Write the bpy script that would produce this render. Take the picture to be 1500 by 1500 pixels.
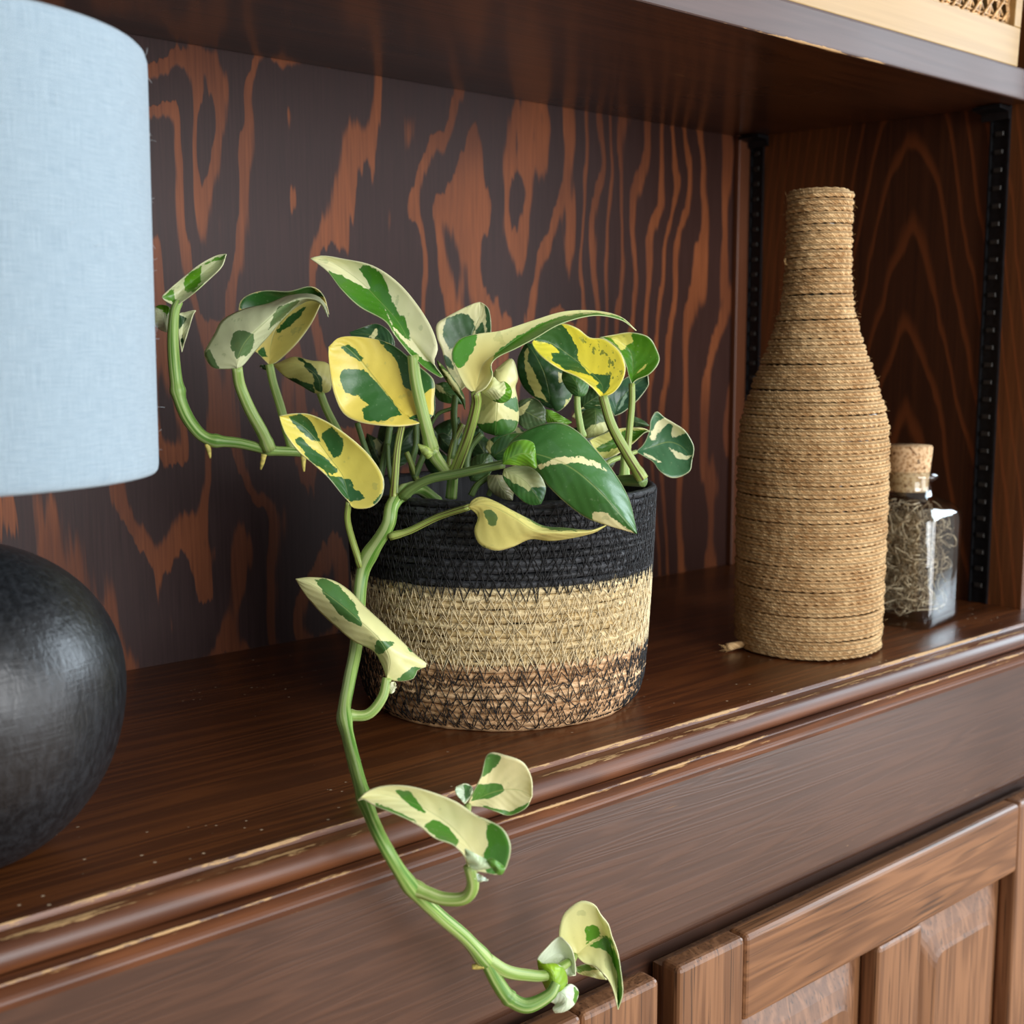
import bpy, bmesh, math, random
import numpy as np
from mathutils import Vector, Matrix

# ------------------------------------------------------------------ scene reset
for o in list(bpy.data.objects):
    bpy.data.objects.remove(o, do_unlink=True)
SC = bpy.context.scene
COL = SC.collection
PI = math.pi

# ------------------------------------------------------------------ camera
# world: x along the bookcase (right end panel at x=0), y into the bookcase
# (back panel at y=0), z up (cabinet top at z=0), metres
CAM = np.array([-0.8526, -0.6975, 0.1914])
FPX = 1781.75
YAW, PITCH, ROLL = 0.6996, 0.1329, -0.0036
_f = np.array([math.sin(YAW) * math.cos(PITCH), math.cos(YAW) * math.cos(PITCH), -math.sin(PITCH)])
_r = np.array([math.cos(YAW), -math.sin(YAW), 0.0])
_u = np.cross(_r, _f)
_c, _s = math.cos(ROLL), math.sin(ROLL)
RGT, UPV, FWD = _c * _r + _s * _u, -_s * _r + _c * _u, _f
cam = bpy.data.cameras.new('camera')
camo = bpy.data.objects.new('camera', cam)
COL.objects.link(camo)
camo.matrix_world = Matrix(((RGT[0], UPV[0], -FWD[0], CAM[0]), (RGT[1], UPV[1], -FWD[1], CAM[1]),
                            (RGT[2], UPV[2], -FWD[2], CAM[2]), (0, 0, 0, 1)))
cam.sensor_width = 36.0
cam.sensor_fit = 'HORIZONTAL'
cam.lens = 36.0 * FPX / 1500.0
cam.clip_start = 0.01
cam.dof.use_dof = True
cam.dof.focus_distance = 0.595
cam.dof.aperture_fstop = 12.0
SC.camera = camo


def at(x, y, d):
    return CAM + d * (FWD + RGT * (x - 750) / FPX + UPV * (750 - y) / FPX)


# ------------------------------------------------------------------ world, lights, exposure
SC.view_settings.view_transform = 'Standard'
SC.view_settings.look = 'None'
SC.view_settings.exposure = 0.0
SC.view_settings.gamma = 1.0
SC.view_settings.use_curve_mapping = False
W = bpy.data.worlds.new('room_light')
SC.world = W
W.use_nodes = True
W.node_tree.nodes['Background'].inputs[0].default_value = (1.0, 0.94, 0.88, 1)
W.node_tree.nodes['Background'].inputs[1].default_value = 0.36


def area(name, loc, target, sx, sy, power, col):
    l = bpy.data.lights.new(name, 'AREA')
    l.shape = 'RECTANGLE'
    l.size, l.size_y, l.energy, l.color = sx, sy, power, col
    o = bpy.data.objects.new(name, l)
    COL.objects.link(o)
    o.location = loc
    o.rotation_euler = (Vector(target) - Vector(loc)).to_track_quat('-Z', 'Y').to_euler()
    return o


area('side_window_daylight', (2.1, -1.05, 0.95), (-0.5, -0.25, 0.1), 1.1, 1.3, 62, (0.76, 0.89, 1.0))
area('front_fill_light', (-0.35, -2.5, 0.45), (-0.4, -0.15, 0.12), 1.2, 1.4, 56, (0.96, 0.98, 1.0))  # added fill from behind the camera to brighten the shelf interior
area('patio_door_daylight', (1.4, -2.3, -0.05), (-0.3, -0.2, 0.1), 1.4, 1.5, 36, (0.93, 0.96, 1.0))

# ------------------------------------------------------------------ helpers


def lin(r, g, b, k=1.0):
    def f(c):
        c /= 255.0
        return (c / 12.92 if c <= 0.04045 else ((c + 0.055) / 1.055) ** 2.4) * k
    return (f(r), f(g), f(b), 1.0)


class NT:
    """tiny node-building helper"""

    def __init__(s, name):
        s.m = bpy.data.materials.new(name)
        s.m.use_nodes = True
        s.t = s.m.node_tree
        s.b = s.t.nodes['Principled BSDF']
        s.out = s.t.nodes['Material Output']

    def n(s, typ, **kw):
        nd = s.t.nodes.new(typ)
        for k, v in kw.items():
            setattr(nd, k, v)
        return nd

    def put(s, inp, v):
        if isinstance(v, bpy.types.NodeSocket):
            s.t.links.new(v, inp)
        elif v is not None:
            inp.default_value = v

    def math(s, op, a, b=None, c=None, clamp=False):
        nd = s.n('ShaderNodeMath', operation=op, use_clamp=clamp)
        for i, v in enumerate((a, b, c)):
            s.put(nd.inputs[i], v)
        return nd.outputs[0]

    def ramp(s, v, a, b, lo=0.0, hi=1.0):
        nd = s.n('ShaderNodeMapRange', interpolation_type='SMOOTHSTEP')
        for i, x in enumerate((v, a, b, lo, hi)):
            s.put(nd.inputs[i], x)
        return nd.outputs[0]

    def mix(s, f, a, b, typ='MIX'):
        nd = s.n('ShaderNodeMix', data_type='RGBA', blend_type=typ)
        s.put(nd.inputs[0], f)
        s.put(nd.inputs[6], a)
        s.put(nd.inputs[7], b)
        return nd.outputs[2]

    def coord(s, which='Object'):
        return s.n('ShaderNodeTexCoord').outputs[which]

    def xyz(s, v):
        nd = s.n('ShaderNodeSeparateXYZ')
        s.put(nd.inputs[0], v)
        return nd.outputs

    def comb(s, x, y, z):
        nd = s.n('ShaderNodeCombineXYZ')
        for i, v in enumerate((x, y, z)):
            s.put(nd.inputs[i], v)
        return nd.outputs[0]

    def scale(s, v, sc, off=(0, 0, 0)):
        nd = s.n('ShaderNodeMapping')
        s.put(nd.inputs[0], v)
        nd.inputs['Scale'].default_value = sc
        nd.inputs['Location'].default_value = off
        return nd.outputs[0]

    def noise(s, v, scale=1.0, detail=2.0, rough=0.5, dist=0.0):
        nd = s.n('ShaderNodeTexNoise')
        s.put(nd.inputs['Vector'], v)
        nd.inputs['Scale'].default_value = scale
        nd.inputs['Detail'].default_value = detail
        nd.inputs['Roughness'].default_value = rough
        nd.inputs['Distortion'].default_value = dist
        return nd.outputs[0]

    def voro(s, v, scale=1.0, feature='F1', rand=1.0):
        nd = s.n('ShaderNodeTexVoronoi', feature=feature)
        s.put(nd.inputs['Vector'], v)
        nd.inputs['Scale'].default_value = scale
        nd.inputs['Randomness'].default_value = rand
        return nd.outputs[0]

    def attr(s, name, out='Fac'):
        return s.n('ShaderNodeAttribute', attribute_name=name).outputs[out]

    def bump(s, h, strength=0.3, dist=0.001):
        nd = s.n('ShaderNodeBump')
        nd.inputs['Strength'].default_value = strength
        nd.inputs['Distance'].default_value = dist
        s.put(nd.inputs['Height'], h)
        s.t.links.new(nd.outputs[0], s.b.inputs['Normal'])
        return nd.outputs[0]

    def set(s, col=None, rough=None, coat=None, coatr=None, spec=None, metal=None, trans=None, ior=None):
        I = s.b.inputs
        for k, v in (('Base Color', col), ('Roughness', rough), ('Coat Weight', coat), ('Coat Roughness', coatr),
                     ('Specular IOR Level', spec), ('Metallic', metal), ('Transmission Weight', trans), ('IOR', ior)):
            if v is not None:
                s.put(I[k], v)
        return s.m


def wpos(o):
    v = Vector((0, 0, 0))
    while o:
        v += o.location
        o = o.parent
    return v


def mesh_obj(name, verts, faces, mat, parent=None, smooth=True, uvs=None, attrs=None, cols=None):
    """verts are world coordinates; a child keeps the origin of its thing"""
    off = wpos(parent) if parent else Vector((0, 0, 0))
    V = np.asarray(verts, dtype=float) - np.array(off)
    me = bpy.data.meshes.new(name)
    me.from_pydata(V.tolist(), [], faces if isinstance(faces, list) else faces.tolist())
    if smooth:
        me.polygons.foreach_set('use_smooth', [True] * len(me.polygons))
    if uvs is not None:
        lay = me.uv_layers.new(name='UVMap')
        li = np.zeros(len(me.loops), dtype=int)
        me.loops.foreach_get('vertex_index', li)
        lay.data.foreach_set('uv', np.asarray(uvs, dtype=float)[li].ravel())
    for k, a in (attrs or {}).items():
        at_ = me.attributes.new(k, 'FLOAT', 'POINT')
        at_.data.foreach_set('value', np.asarray(a, dtype=float))
    for k, c in (cols or {}).items():
        at_ = me.attributes.new(k, 'FLOAT_COLOR', 'POINT')
        at_.data.foreach_set('color', np.tile(np.asarray(c, dtype=float), len(V)))
    me.materials.append(mat)
    o = bpy.data.objects.new(name, me)
    COL.objects.link(o)
    o.parent = parent
    return o


def bm_obj(name, bm, mat, parent=None, smooth=False):
    bm.normal_update()
    off = wpos(parent) if parent else Vector((0, 0, 0))
    bmesh.ops.translate(bm, verts=bm.verts, vec=-off)
    me = bpy.data.meshes.new(name)
    bm.to_mesh(me)
    bm.free()
    if smooth:
        me.polygons.foreach_set('use_smooth', [True] * len(me.polygons))
    me.materials.append(mat)
    o = bpy.data.objects.new(name, me)
    COL.objects.link(o)
    o.parent = parent
    return o


def box(name, a, b, mat, parent=None, bev=0.0, seg=2):
    bm = bmesh.new()
    bmesh.ops.create_cube(bm, size=1.0)
    a, b = Vector(a), Vector(b)
    c, d = (a + b) / 2, b - a
    for v in bm.verts:
        v.co = Vector((v.co.x * d.x, v.co.y * d.y, v.co.z * d.z)) + c
    if bev:
        bmesh.ops.bevel(bm, geom=list(bm.edges), offset=bev, segments=seg, affect='EDGES', profile=0.5)
    return bm_obj(name, bm, mat, parent)


def empty(name, loc, label=None, cat=None, group=None):
    o = bpy.data.objects.new(name, None)
    COL.objects.link(o)
    o.location = loc
    o.empty_display_size = 0.02
    if label:
        tag(o, label, cat, group)
    return o


def tag(o, label, cat, group=None, kind=None):
    o['label'] = label
    o['category'] = cat
    if group:
        o['group'] = group
    if kind:
        o['kind'] = kind
    return o


def grid_faces(n, m, wrap=False):
    i = np.arange(n - 1)[:, None]
    j = np.arange(m if wrap else m - 1)[None, :]
    a = i * m + j
    b = i * m + (j + 1) % m
    return np.stack([a, b, b + m, a + m], axis=-1).reshape(-1, 4)


def lathe(name, prof, c, mat, parent=None, seg=64, smooth=True, closed=False):
    """prof: (r, z) list"""
    prof = list(prof)
    if closed:
        prof.append(prof[0])
    th = np.linspace(0, 2 * PI, seg, endpoint=False)
    P = np.array(prof)
    V = np.stack([c[0] + P[:, 0, None] * np.cos(th), c[1] + P[:, 0, None] * np.sin(th),
                  np.repeat(c[2] + P[:, 1, None], seg, axis=1)], -1).reshape(-1, 3)
    uv = np.stack([np.tile(th / (2 * PI), len(P)), np.repeat(P[:, 1], seg)], -1)
    return mesh_obj(name, V, grid_faces(len(P), seg, True), mat, parent, smooth, uvs=uv)


def catmull(P, n):
    """resample a polyline through points P smoothly at n even steps"""
    P = np.asarray(P, dtype=float)
    if len(P) == 2:
        t = np.linspace(0, 1, n)[:, None]
        return P[0] * (1 - t) + P[1] * t
    Q = np.vstack([2 * P[0] - P[1], P, 2 * P[-1] - P[-2]])
    out = []
    for i in range(1, len(Q) - 2):
        p0, p1, p2, p3 = Q[i - 1], Q[i], Q[i + 1], Q[i + 2]
        t = np.linspace(0, 1, 14, endpoint=False)[:, None]
        out.append(0.5 * (2 * p1 + (p2 - p0) * t + (2 * p0 - 5 * p1 + 4 * p2 - p3) * t ** 2
                          + (3 * p1 - p0 - 3 * p2 + p3) * t ** 3))
    out.append(P[-1:])
    D = np.vstack(out)
    s = np.concatenate([[0], np.cumsum(np.linalg.norm(np.diff(D[:, :3], axis=0), axis=1))])
    q = np.linspace(0, s[-1], n)
    return np.stack([np.interp(q, s, D[:, k]) for k in range(D.shape[1])], -1)


def tube_data(P, rad, k=8, base=0):
    """P (n,3) path, rad scalar or (n,); returns verts, faces, uv"""
    P = np.asarray(P, float)
    n = len(P)
    rad = np.broadcast_to(np.asarray(rad, float), (n,))
    T = np.gradient(P, axis=0)
    T /= np.linalg.norm(T, axis=1)[:, None] + 1e-12
    N = np.zeros_like(P)
    ref = np.array([0.3, 0.2, 1.0]) if abs(T[0][2]) < 0.9 else np.array([1.0, 0.1, 0])
    v = np.cross(T[0], ref)
    v /= np.linalg.norm(v)
    for i in range(n):
        v = v - T[i] * (v @ T[i])
        v /= np.linalg.norm(v) + 1e-12
        N[i] = v
    B = np.cross(T, N)
    th = np.linspace(0, 2 * PI, k, endpoint=False)
    V = P[:, None] + rad[:, None, None] * (N[:, None] * np.cos(th)[None, :, None] + B[:, None] * np.sin(th)[None, :, None])
    F = (grid_faces(n, k, True) + base).tolist()
    F.append([base + j for j in range(k)][::-1])
    F.append([base + (n - 1) * k + j for j in range(k)])
    s = np.concatenate([[0], np.cumsum(np.linalg.norm(np.diff(P, axis=0), axis=1))])
    uv = np.stack([np.tile(th / (2 * PI), n), np.repeat(s, k)], -1)
    return V.reshape(-1, 3), F, uv


def tubes(name, paths, mat, parent=None, k=5):
    """many tubes joined into one mesh; paths: list of (P, rad)"""
    VV, FF, UU, b = [], [], [], 0
    for P, r in paths:
        v, f, uv = tube_data(P, r, k, b)
        VV.append(v)
        FF += f
        UU.append(uv)
        b += len(v)
    return mesh_obj(name, np.vstack(VV), FF, mat, parent, uvs=np.vstack(UU))


def extrude_profile(name, prof, x0, x1, mat, parent, wear=None, nx=2, closed=True):
    """prof: (y,z) polygon swept along x; wear: attribute per profile point"""
    P = np.array(prof, float)
    m = len(P)
    xs = np.linspace(x0, x1, nx)
    V = np.stack([np.repeat(xs, m), np.tile(P[:, 0], nx), np.tile(P[:, 1], nx)], -1)
    F = grid_faces(nx, m, closed).tolist()
    if closed:
        F.append(list(range(m)))
        F.append([(nx - 1) * m + i for i in range(m)][::-1])
    o = mesh_obj(name, V, F, mat, parent, smooth=False,
                 attrs={'wear': np.tile(wear, nx)} if wear is not None else None)
    return o


# ------------------------------------------------------------------ materials
def wood(name, dark, light, axis='x', scale=1.0, rough=0.35, coat=0.0, bands=9.0, bump=0.15, scratches=0.0, wear=False,
         pale=(176, 140, 88), contrast=1.0, pores=0.0, specks=0.0, spec=0.5, coatr=0.15):
    t = NT(name)
    co = t.coord()
    st = {'x': (1.6, 34, 34), 'z': (34, 34, 1.6), 'y': (34, 1.6, 34)}[axis]
    fine = {'x': (9, 420, 420), 'z': (420, 420, 9), 'y': (420, 9, 420)}[axis]
    st = tuple(a * scale for a in st)
    n1 = t.noise(t.scale(co, st), 1.0, 3.0, 0.55, 0.6)
    fr = t.math('FRACT', t.math('MULTIPLY', n1, bands))
    band = t.ramp(t.math('ABSOLUTE', t.math('SUBTRACT', fr, 0.5)), 0.05, 0.5)
    n2 = t.noise(t.scale(co, fine), 1.0, 2.0, 0.6)
    n3 = t.noise(co, 6.0, 2.0)
    f = t.math('ADD', t.math('MULTIPLY', band, 0.45 * contrast), t.math('MULTIPLY', n2, 0.5))
    f = t.math('ADD', f, t.math('MULTIPLY', t.math('SUBTRACT', n3, 0.5), 0.6), clamp=True)
    col = t.mix(f, lin(*dark), lin(*light))
    rg = t.math('ADD', rough, t.math('MULTIPLY', t.math('SUBTRACT', n3, 0.5), 0.25))
    if pores:
        pr = t.noise(t.scale(co, tuple(a * 1.6 for a in fine)), 1.0, 1.0)
        col = t.mix(t.math('MULTIPLY', t.ramp(pr, 0.60, 0.72), pores), col, lin(*[c * 0.45 for c in dark]))
    if scratches:
        m1 = t.noise(t.scale(co, (14, 520, 520) if axis == 'x' else fine), 1.0, 3.0, 0.7)
        m2 = t.noise(t.scale(co, (9, 26, 9), (3, 1, 7)), 1.0, 2.0)
        sc = t.math('MULTIPLY', t.ramp(m1, 0.66, 0.71), t.ramp(m2, 0.56, 0.66))
        col = t.mix(t.math('MULTIPLY', sc, scratches), col, lin(150, 112, 66))
    if specks:
        vd = t.voro(co, 130.0)
        g = t.noise(co, 11.0, 1.0)
        sp = t.math('MULTIPLY', t.ramp(vd, 0.11, 0.06), t.ramp(g, 0.47, 0.60))
        col = t.mix(t.math('MULTIPLY', sp, specks), col, lin(205, 180, 150))
    if wear:
        w = t.attr('wear')
        wn = t.noise(t.scale(co, (34, 260, 260)), 1.0, 5.0, 0.75)
        wl = t.noise(t.scale(co, (5, 1, 1)), 1.0, 2.0)
        wf = t.math('ADD', t.math('ADD', w, t.math('MULTIPLY', t.math('SUBTRACT', wn, 0.5), 1.7)),
                    t.math('MULTIPLY', t.math('SUBTRACT', wl, 0.5), 1.7))
        wm = t.ramp(wf, 0.72, 0.84)
        col = t.mix(wm, col, lin(*pale))
        rg = t.math('ADD', rg, t.math('MULTIPLY', wm, 0.3))
    t.bump(t.math('ADD', t.math('MULTIPLY', n2, 0.6), t.math('MULTIPLY', band, 0.3)), bump, 0.0006)
    return t.set(col, rg, coat, coatr, spec)


def plywood():
    t = NT('rotary_cut_plywood')
    co = t.coord()
    X, Y, Z = t.xyz(co)
    n1 = t.noise(t.scale(co, (12.5, 1, 4.4), (4.2, 0, 1.3)), 1.0, 2.5, 0.45, 0.35)
    ser = t.noise(t.scale(co, (260, 1, 11)), 1.0, 2.0, 0.6)
    right = t.ramp(X, 0.30, 0.50)           # straighter grain toward the right end
    F = t.math('MULTIPLY', n1, t.math('SUBTRACT', 7.4, t.math('MULTIPLY', right, 3.2)))
    F = t.math('ADD', F, t.math('MULTIPLY', X, t.math('MULTIPLY_ADD', right, 22.0, 4.0)))
    F = t.math('ADD', F, t.math('MULTIPLY', t.math('SUBTRACT', ser, 0.5), 0.34))
    fr = t.math('FRACT', F)
    late = t.math('MULTIPLY', t.ramp(fr, 0.02, 0.06), t.ramp(fr, 0.42, 0.30))
    streak = t.noise(t.scale(co, (700, 1, 22)), 1.0, 2.0)
    patch = t.noise(t.scale(co, (9, 1, 5)), 1.0, 2.0)
    lightc = t.mix(streak, lin(84, 43, 23), lin(150, 86, 50))
    lightc = t.mix(t.ramp(patch, 0.35, 0.6, 0.55, 0.0), lightc, lin(62, 34, 28))
    darkc = t.mix(streak, lin(36, 23, 22), lin(66, 46, 44))
    darkc = t.mix(t.math('MULTIPLY', right, 0.5), darkc, lin(58, 30, 18))
    col = t.mix(late, darkc, lightc)
    t.bump(t.math('ADD', late, streak), 0.12, 0.0004)
    return t.set(col, t.math('MULTIPLY_ADD', streak, 0.12, 0.42), 0.0, 0.3, 0.22)


def plain(name, col, rough=0.5, spec=0.5, metal=0.0, coat=0.0, nscale=0, namp=0.25, bump=0.0, bscale=200.0, bdist=0.0005):
    t = NT(name)
    c = lin(*col)
    if nscale:
        n = t.noise(t.coord(), nscale, 3.0)
        c = t.mix(t.ramp(n, 0.3, 0.7), lin(*[v * (1 - namp) for v in col]), lin(*[min(255, v * (1 + namp)) for v in col]))
    if bump:
        t.bump(t.noise(t.coord(), bscale, 3.0), bump, bdist)
    return t.set(c, rough, coat, 0.2, spec, metal)


M_BACK = plywood()
M_TOP = wood('dark_stained_top', (56, 27, 11), (114, 63, 27), 'x', 1.0, 0.36, 0.12, scratches=0.85, specks=0.9, bump=0.25)
M_MOULD = wood('worn_moulding', (62, 32, 18), (118, 70, 40), 'x', 1.0, 0.42, 0.0, wear=True, pale=(176, 140, 94), bump=0.3)
M_APRON = wood('apron_pine', (54, 33, 24), (98, 65, 47), 'x', 1.6, 0.34, 0.35, coatr=0.3, bands=12, scratches=0.5, bump=0.16, contrast=0.55, wear=True, pale=(190, 152, 112))
M_SIDE = wood('side_panel_wood', (44, 22, 13), (110, 62, 28), 'z', 0.55, 0.42, 0.1, bands=6, bump=0.15, contrast=1.3)
def arched():
    t = NT('arched_grain_panel')
    co = t.coord()
    X, Y, Z = t.xyz(co)
    n = t.noise(t.scale(co, (1, 16, 4)), 1.0, 3.0, 0.5, 0.4)
    yy = t.math('ADD', Y, 0.035)
    F = t.math('ADD', t.math('MULTIPLY', Z, 15.0), t.math('MULTIPLY', t.math('POWER', t.math('ABSOLUTE', yy), 1.6), 260.0))
    F = t.math('ADD', F, t.math('MULTIPLY', n, 2.2))
    fr = t.math('FRACT', F)
    line = t.math('MULTIPLY', t.ramp(fr, 0.0, 0.10), t.ramp(fr, 0.34, 0.12))
    fine = t.noise(t.scale(co, (1, 420, 8)), 1.0, 2.0)
    edge = t.ramp(t.math('ABSOLUTE', yy), 0.045, 0.085)
    col = t.mix(fine, lin(40, 20, 11), lin(80, 43, 21))
    col = t.mix(t.math('MULTIPLY', edge, 0.75), col, t.mix(fine, lin(70, 38, 17), lin(128, 74, 34)))
    col = t.mix(t.math('MULTIPLY', line, 0.5), col, lin(136, 72, 34))
    t.bump(fine, 0.15, 0.0004)
    return t.set(col, 0.42, 0.1, 0.2, 0.45)


M_SIDE = arched()
M_TRIM = wood('corner_trim_wood', (74, 40, 22), (104, 58, 32), 'z', 1.0, 0.45, bands=4)
M_USHELF = wood('upper_shelf_wood', (46, 25, 13), (86, 50, 28), 'x', 0.9, 0.30, 0.25, scratches=0.8, bump=0.15)
M_UEDGE = wood('shelf_edge_band', (66, 48, 44), (92, 70, 64), 'x', 0.8, 0.55, 0.0, wear=True, pale=(186, 150, 104), bump=0.2,
               contrast=0.5)  # greyish purple sheen painted into the edge colour; the pale chips are wear
M_OAKZ = wood('door_oak_upright', (92, 58, 34), (150, 106, 72), 'z', 1.2, 0.42, 0.05, bands=8, pores=0.7, bump=0.2)
M_OAKX = wood('door_oak_across', (92, 58, 34), (150, 104, 68), 'x', 1.2, 0.42, 0.05, bands=8, pores=0.7, bump=0.2)
M_FRAME = wood('face_frame_wood', (44, 24, 14), (78, 46, 28), 'x', 1.0, 0.5)
M_BLACK = plain('black_painted_metal', (20, 21, 24), 0.42, 0.5, 0.3, nscale=300, namp=0.3, bump=0.2)
M_BLACKHI = plain('lighter_black_metal', (58, 55, 52), 0.4, 0.5, 0.5)  # lighter than the strip metal, for the slot rungs
M_FLOOR = wood('oak_floor', (120, 86, 54), (168, 128, 88), 'x', 0.6, 0.45)
M_WALL = plain('painted_wall', (212, 206, 196), 0.9, nscale=30, namp=0.03)

# ------------------------------------------------------------------ setting and bookcase
FLZ = -0.80
fl = box('floor', (-3.0, -3.2, FLZ - 0.05), (1.6, 0.06, FLZ), M_FLOOR)
fl['kind'] = 'structure'
wb = box('wall_back', (-3.0, 0.06, FLZ), (1.6, 0.16, 1.7), M_WALL)
wb['kind'] = 'structure'

XL, XR = -1.10, 0.0
BC = empty('bookcase', ((XL + XR) / 2, -0.13, FLZ),
           'dark brown stained wooden bookcase with plywood back, moulded ledge and cupboard doors', 'bookcase')
bp = box('back_panel', (XL, 0.0, -0.03), (XR, 0.012, 1.25), M_BACK, BC)
bp['label'] = 'plywood back panel with bold flame-shaped grain'
box('side_panel', (XR, -0.2665, -0.024), (XR + 0.022, 0.012, 1.25), M_SIDE, BC, 0.0008)
box('side_panel', (XL - 0.022, -0.2665, -0.024), (XL, 0.012, 1.25), M_SIDE, BC, 0.0008)
box('corner_trim', (XR - 0.016, -0.006, 0.0), (XR, 0.0, 1.25), M_TRIM, BC, 0.001)
ct = box('cabinet_top', (XL - 0.03, -0.2862, -0.024), (0.35, 0.012, 0.0), M_TOP, BC)
ct['label'] = 'dark varnished ledge with fine scratches'
# stile of the neighbouring bay in front of the end panel
box('front_stile', (XR + 0.0225, -0.272, 0.0), (XR + 0.06, -0.245, 1.25), M_TRIM, BC, 0.001)

prof = [(-0.2862, 0.00005), (-0.2875, 0.0001), (-0.2888, 0.0002), (-0.2897, 0.0001), (-0.2902, -0.0012), (-0.2906, -0.0019), (-0.2945, -0.0021), (-0.2955, -0.0022)]
wear = [0.0, 0.34, 0.58, 0.80, 0.66, 0.25, 0.3, 0.76]
for k in range(1, 19):
    a = math.radians(80 - 8.2 * k)
    prof.append((-0.2960 - 0.0058 * math.cos(a), -0.0080 + 0.0058 * math.sin(a)))
    wear.append(max(0.0, 0.86 - 0.16 * k))
prof += [(-0.3000, -0.0127), (-0.3046, -0.0127), (-0.3054, -0.0130), (-0.3056, -0.0137),
         (-0.3048, -0.0148), (-0.3042, -0.0158), (-0.3036, -0.0174), (-0.3032, -0.0190), (-0.3032, -0.0205), (-0.3034, -0.0215), (-0.3030, -0.0238),
         (-0.2995, -0.0246), (-0.2862, -0.0246)]
wear += [0.0, 0.55, 0.80, 0.72, 0.6, 0.52, 0.46, 0.40, 0.36, 0.35, 0.50, 0.0, 0.0]
mo = extrude_profile('edge_moulding', prof, XL - 0.03, 0.35, M_MOULD, BC, wear, nx=2)
mo['label'] = 'worn bead moulding with chipped pale edges'
aprof = [(-0.2893, -0.0247)]
for k in range(9):
    a = k / 8 * PI / 2
    aprof.append((-0.2803 - 0.009 * math.cos(a), -0.1115 - 0.009 * math.sin(a)))
aprof += [(-0.262, -0.1205), (-0.262, -0.0247)]
extrude_profile('apron_board', aprof, XL - 0.03, 0.35, M_APRON, BC, [0.12, 0.36, 0.44, 0.44, 0.40, 0.3, 0.2, 0.1, 0, 0, 0, 0])
# carcass below: sides, base and dark face frame behind the doors
box('face_frame', (XL - 0.02, -0.276, -0.70), (0.33, -0.262, -0.1212), M_FRAME, BC)
box('carcass_side', (XL - 0.022, -0.262, FLZ), (XL, 0.012, -0.0245), M_SIDE, BC)
box('carcass_side', (0.31, -0.262, FLZ), (0.332, 0.012, -0.0245), M_SIDE, BC)
box('plinth', (XL - 0.02, -0.250, FLZ), (0.33, -0.236, -0.70), M_FRAME, BC)


def raised_panel(x0, x1, z0, z1, parent):
    """raised and bevelled door panel, its front facing -y"""
    yb, yl, yf = -0.284, -0.2868, -0.2968
    g, w = 0.0, 0.0235
    loops = [((x0, x1, z0, z1), yl), ((x0 + w * .30, x1 - w * .30, z0 + w * .35, z1 - w * .35), yl - 0.0014),
             ((x0 + w * .62, x1 - w * .62, z0 + w * .8, z1 - w * .8), yl - 0.0062),
             ((x0 + w * .9, x1 - w * .9, z0 + w * 1.2, z1 - w * 1.2), yf + 0.0014),
             ((x0 + w, x1 - w, z0 + w * 1.3, z1 - w * 1.3), yf)]
    V, F = [], []
    for (a, b, c, d), y in loops:
        r = 0.010 if y < yl else 0.003
        for cx, cz, a0 in ((b - r, d - r, 0), (a + r, d - r, 90), (a + r, c + r, 180), (b - r, c + r, 270)):
            for k in range(5):
                an = math.radians(a0 + k * 22.5)
                V.append((cx + r * math.cos(an), y, cz + r * math.sin(an)))
    m = 20
    F = grid_faces(len(loops), m, True).tolist()
    F.append([(len(loops) - 1) * m + i for i in range(m)])
    return mesh_obj('raised_panel', V, F, M_OAKZ, parent, smooth=False)


def door(x0, x1, label):
    zt, zb = -0.1262, -0.690
    yf, yb = -0.300, -0.2862
    d = box('door', (x0 + 0.004, -0.2866, zb + 0.004), (x1 - 0.004, -0.2780, zt - 0.006), M_OAKZ, BC)
    d['label'] = label
    sw, rh = 0.054, 0.0505
    xm = (x0 + x1) / 2 + 0.004

    def bar(nm, a, b, mat):
        return box(nm, a, b, mat, d, 0.0032, 3)
    bar('stile', (x0, yf, zb), (x0 + sw, yb, zt), M_OAKZ)
    bar('stile', (x1 - sw, yf, zb), (x1, yb, zt), M_OAKZ)
    bar('rail', (x0 + sw + .0002, yf, zt - rh), (x1 - sw - .0002, yb, zt), M_OAKX)
    bar('rail', (x0 + sw + .0002, yf, zb), (x1 - sw - .0002, yb, zb + rh), M_OAKX)
    bar('mullion', (xm - 0.0245, yf, zb + rh + .0002), (xm + 0.0255, yb, zt - rh - .0002), M_OAKZ)
    raised_panel(x0 + sw, xm - 0.0245, zb + rh, zt - rh, d)
    raised_panel(xm + 0.0255, x1 - sw, zb + rh, zt - rh, d)
    return d


door(-0.4065, 0.0020, 'oak cupboard door with two raised panels')
door(-0.8280, -0.4205, 'oak cupboard door with two raised panels')
door(0.0160, 0.3180, 'oak cupboard door with two raised panels')
door(-1.1180, -0.8420, 'oak cupboard door with two raised panels')


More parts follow.
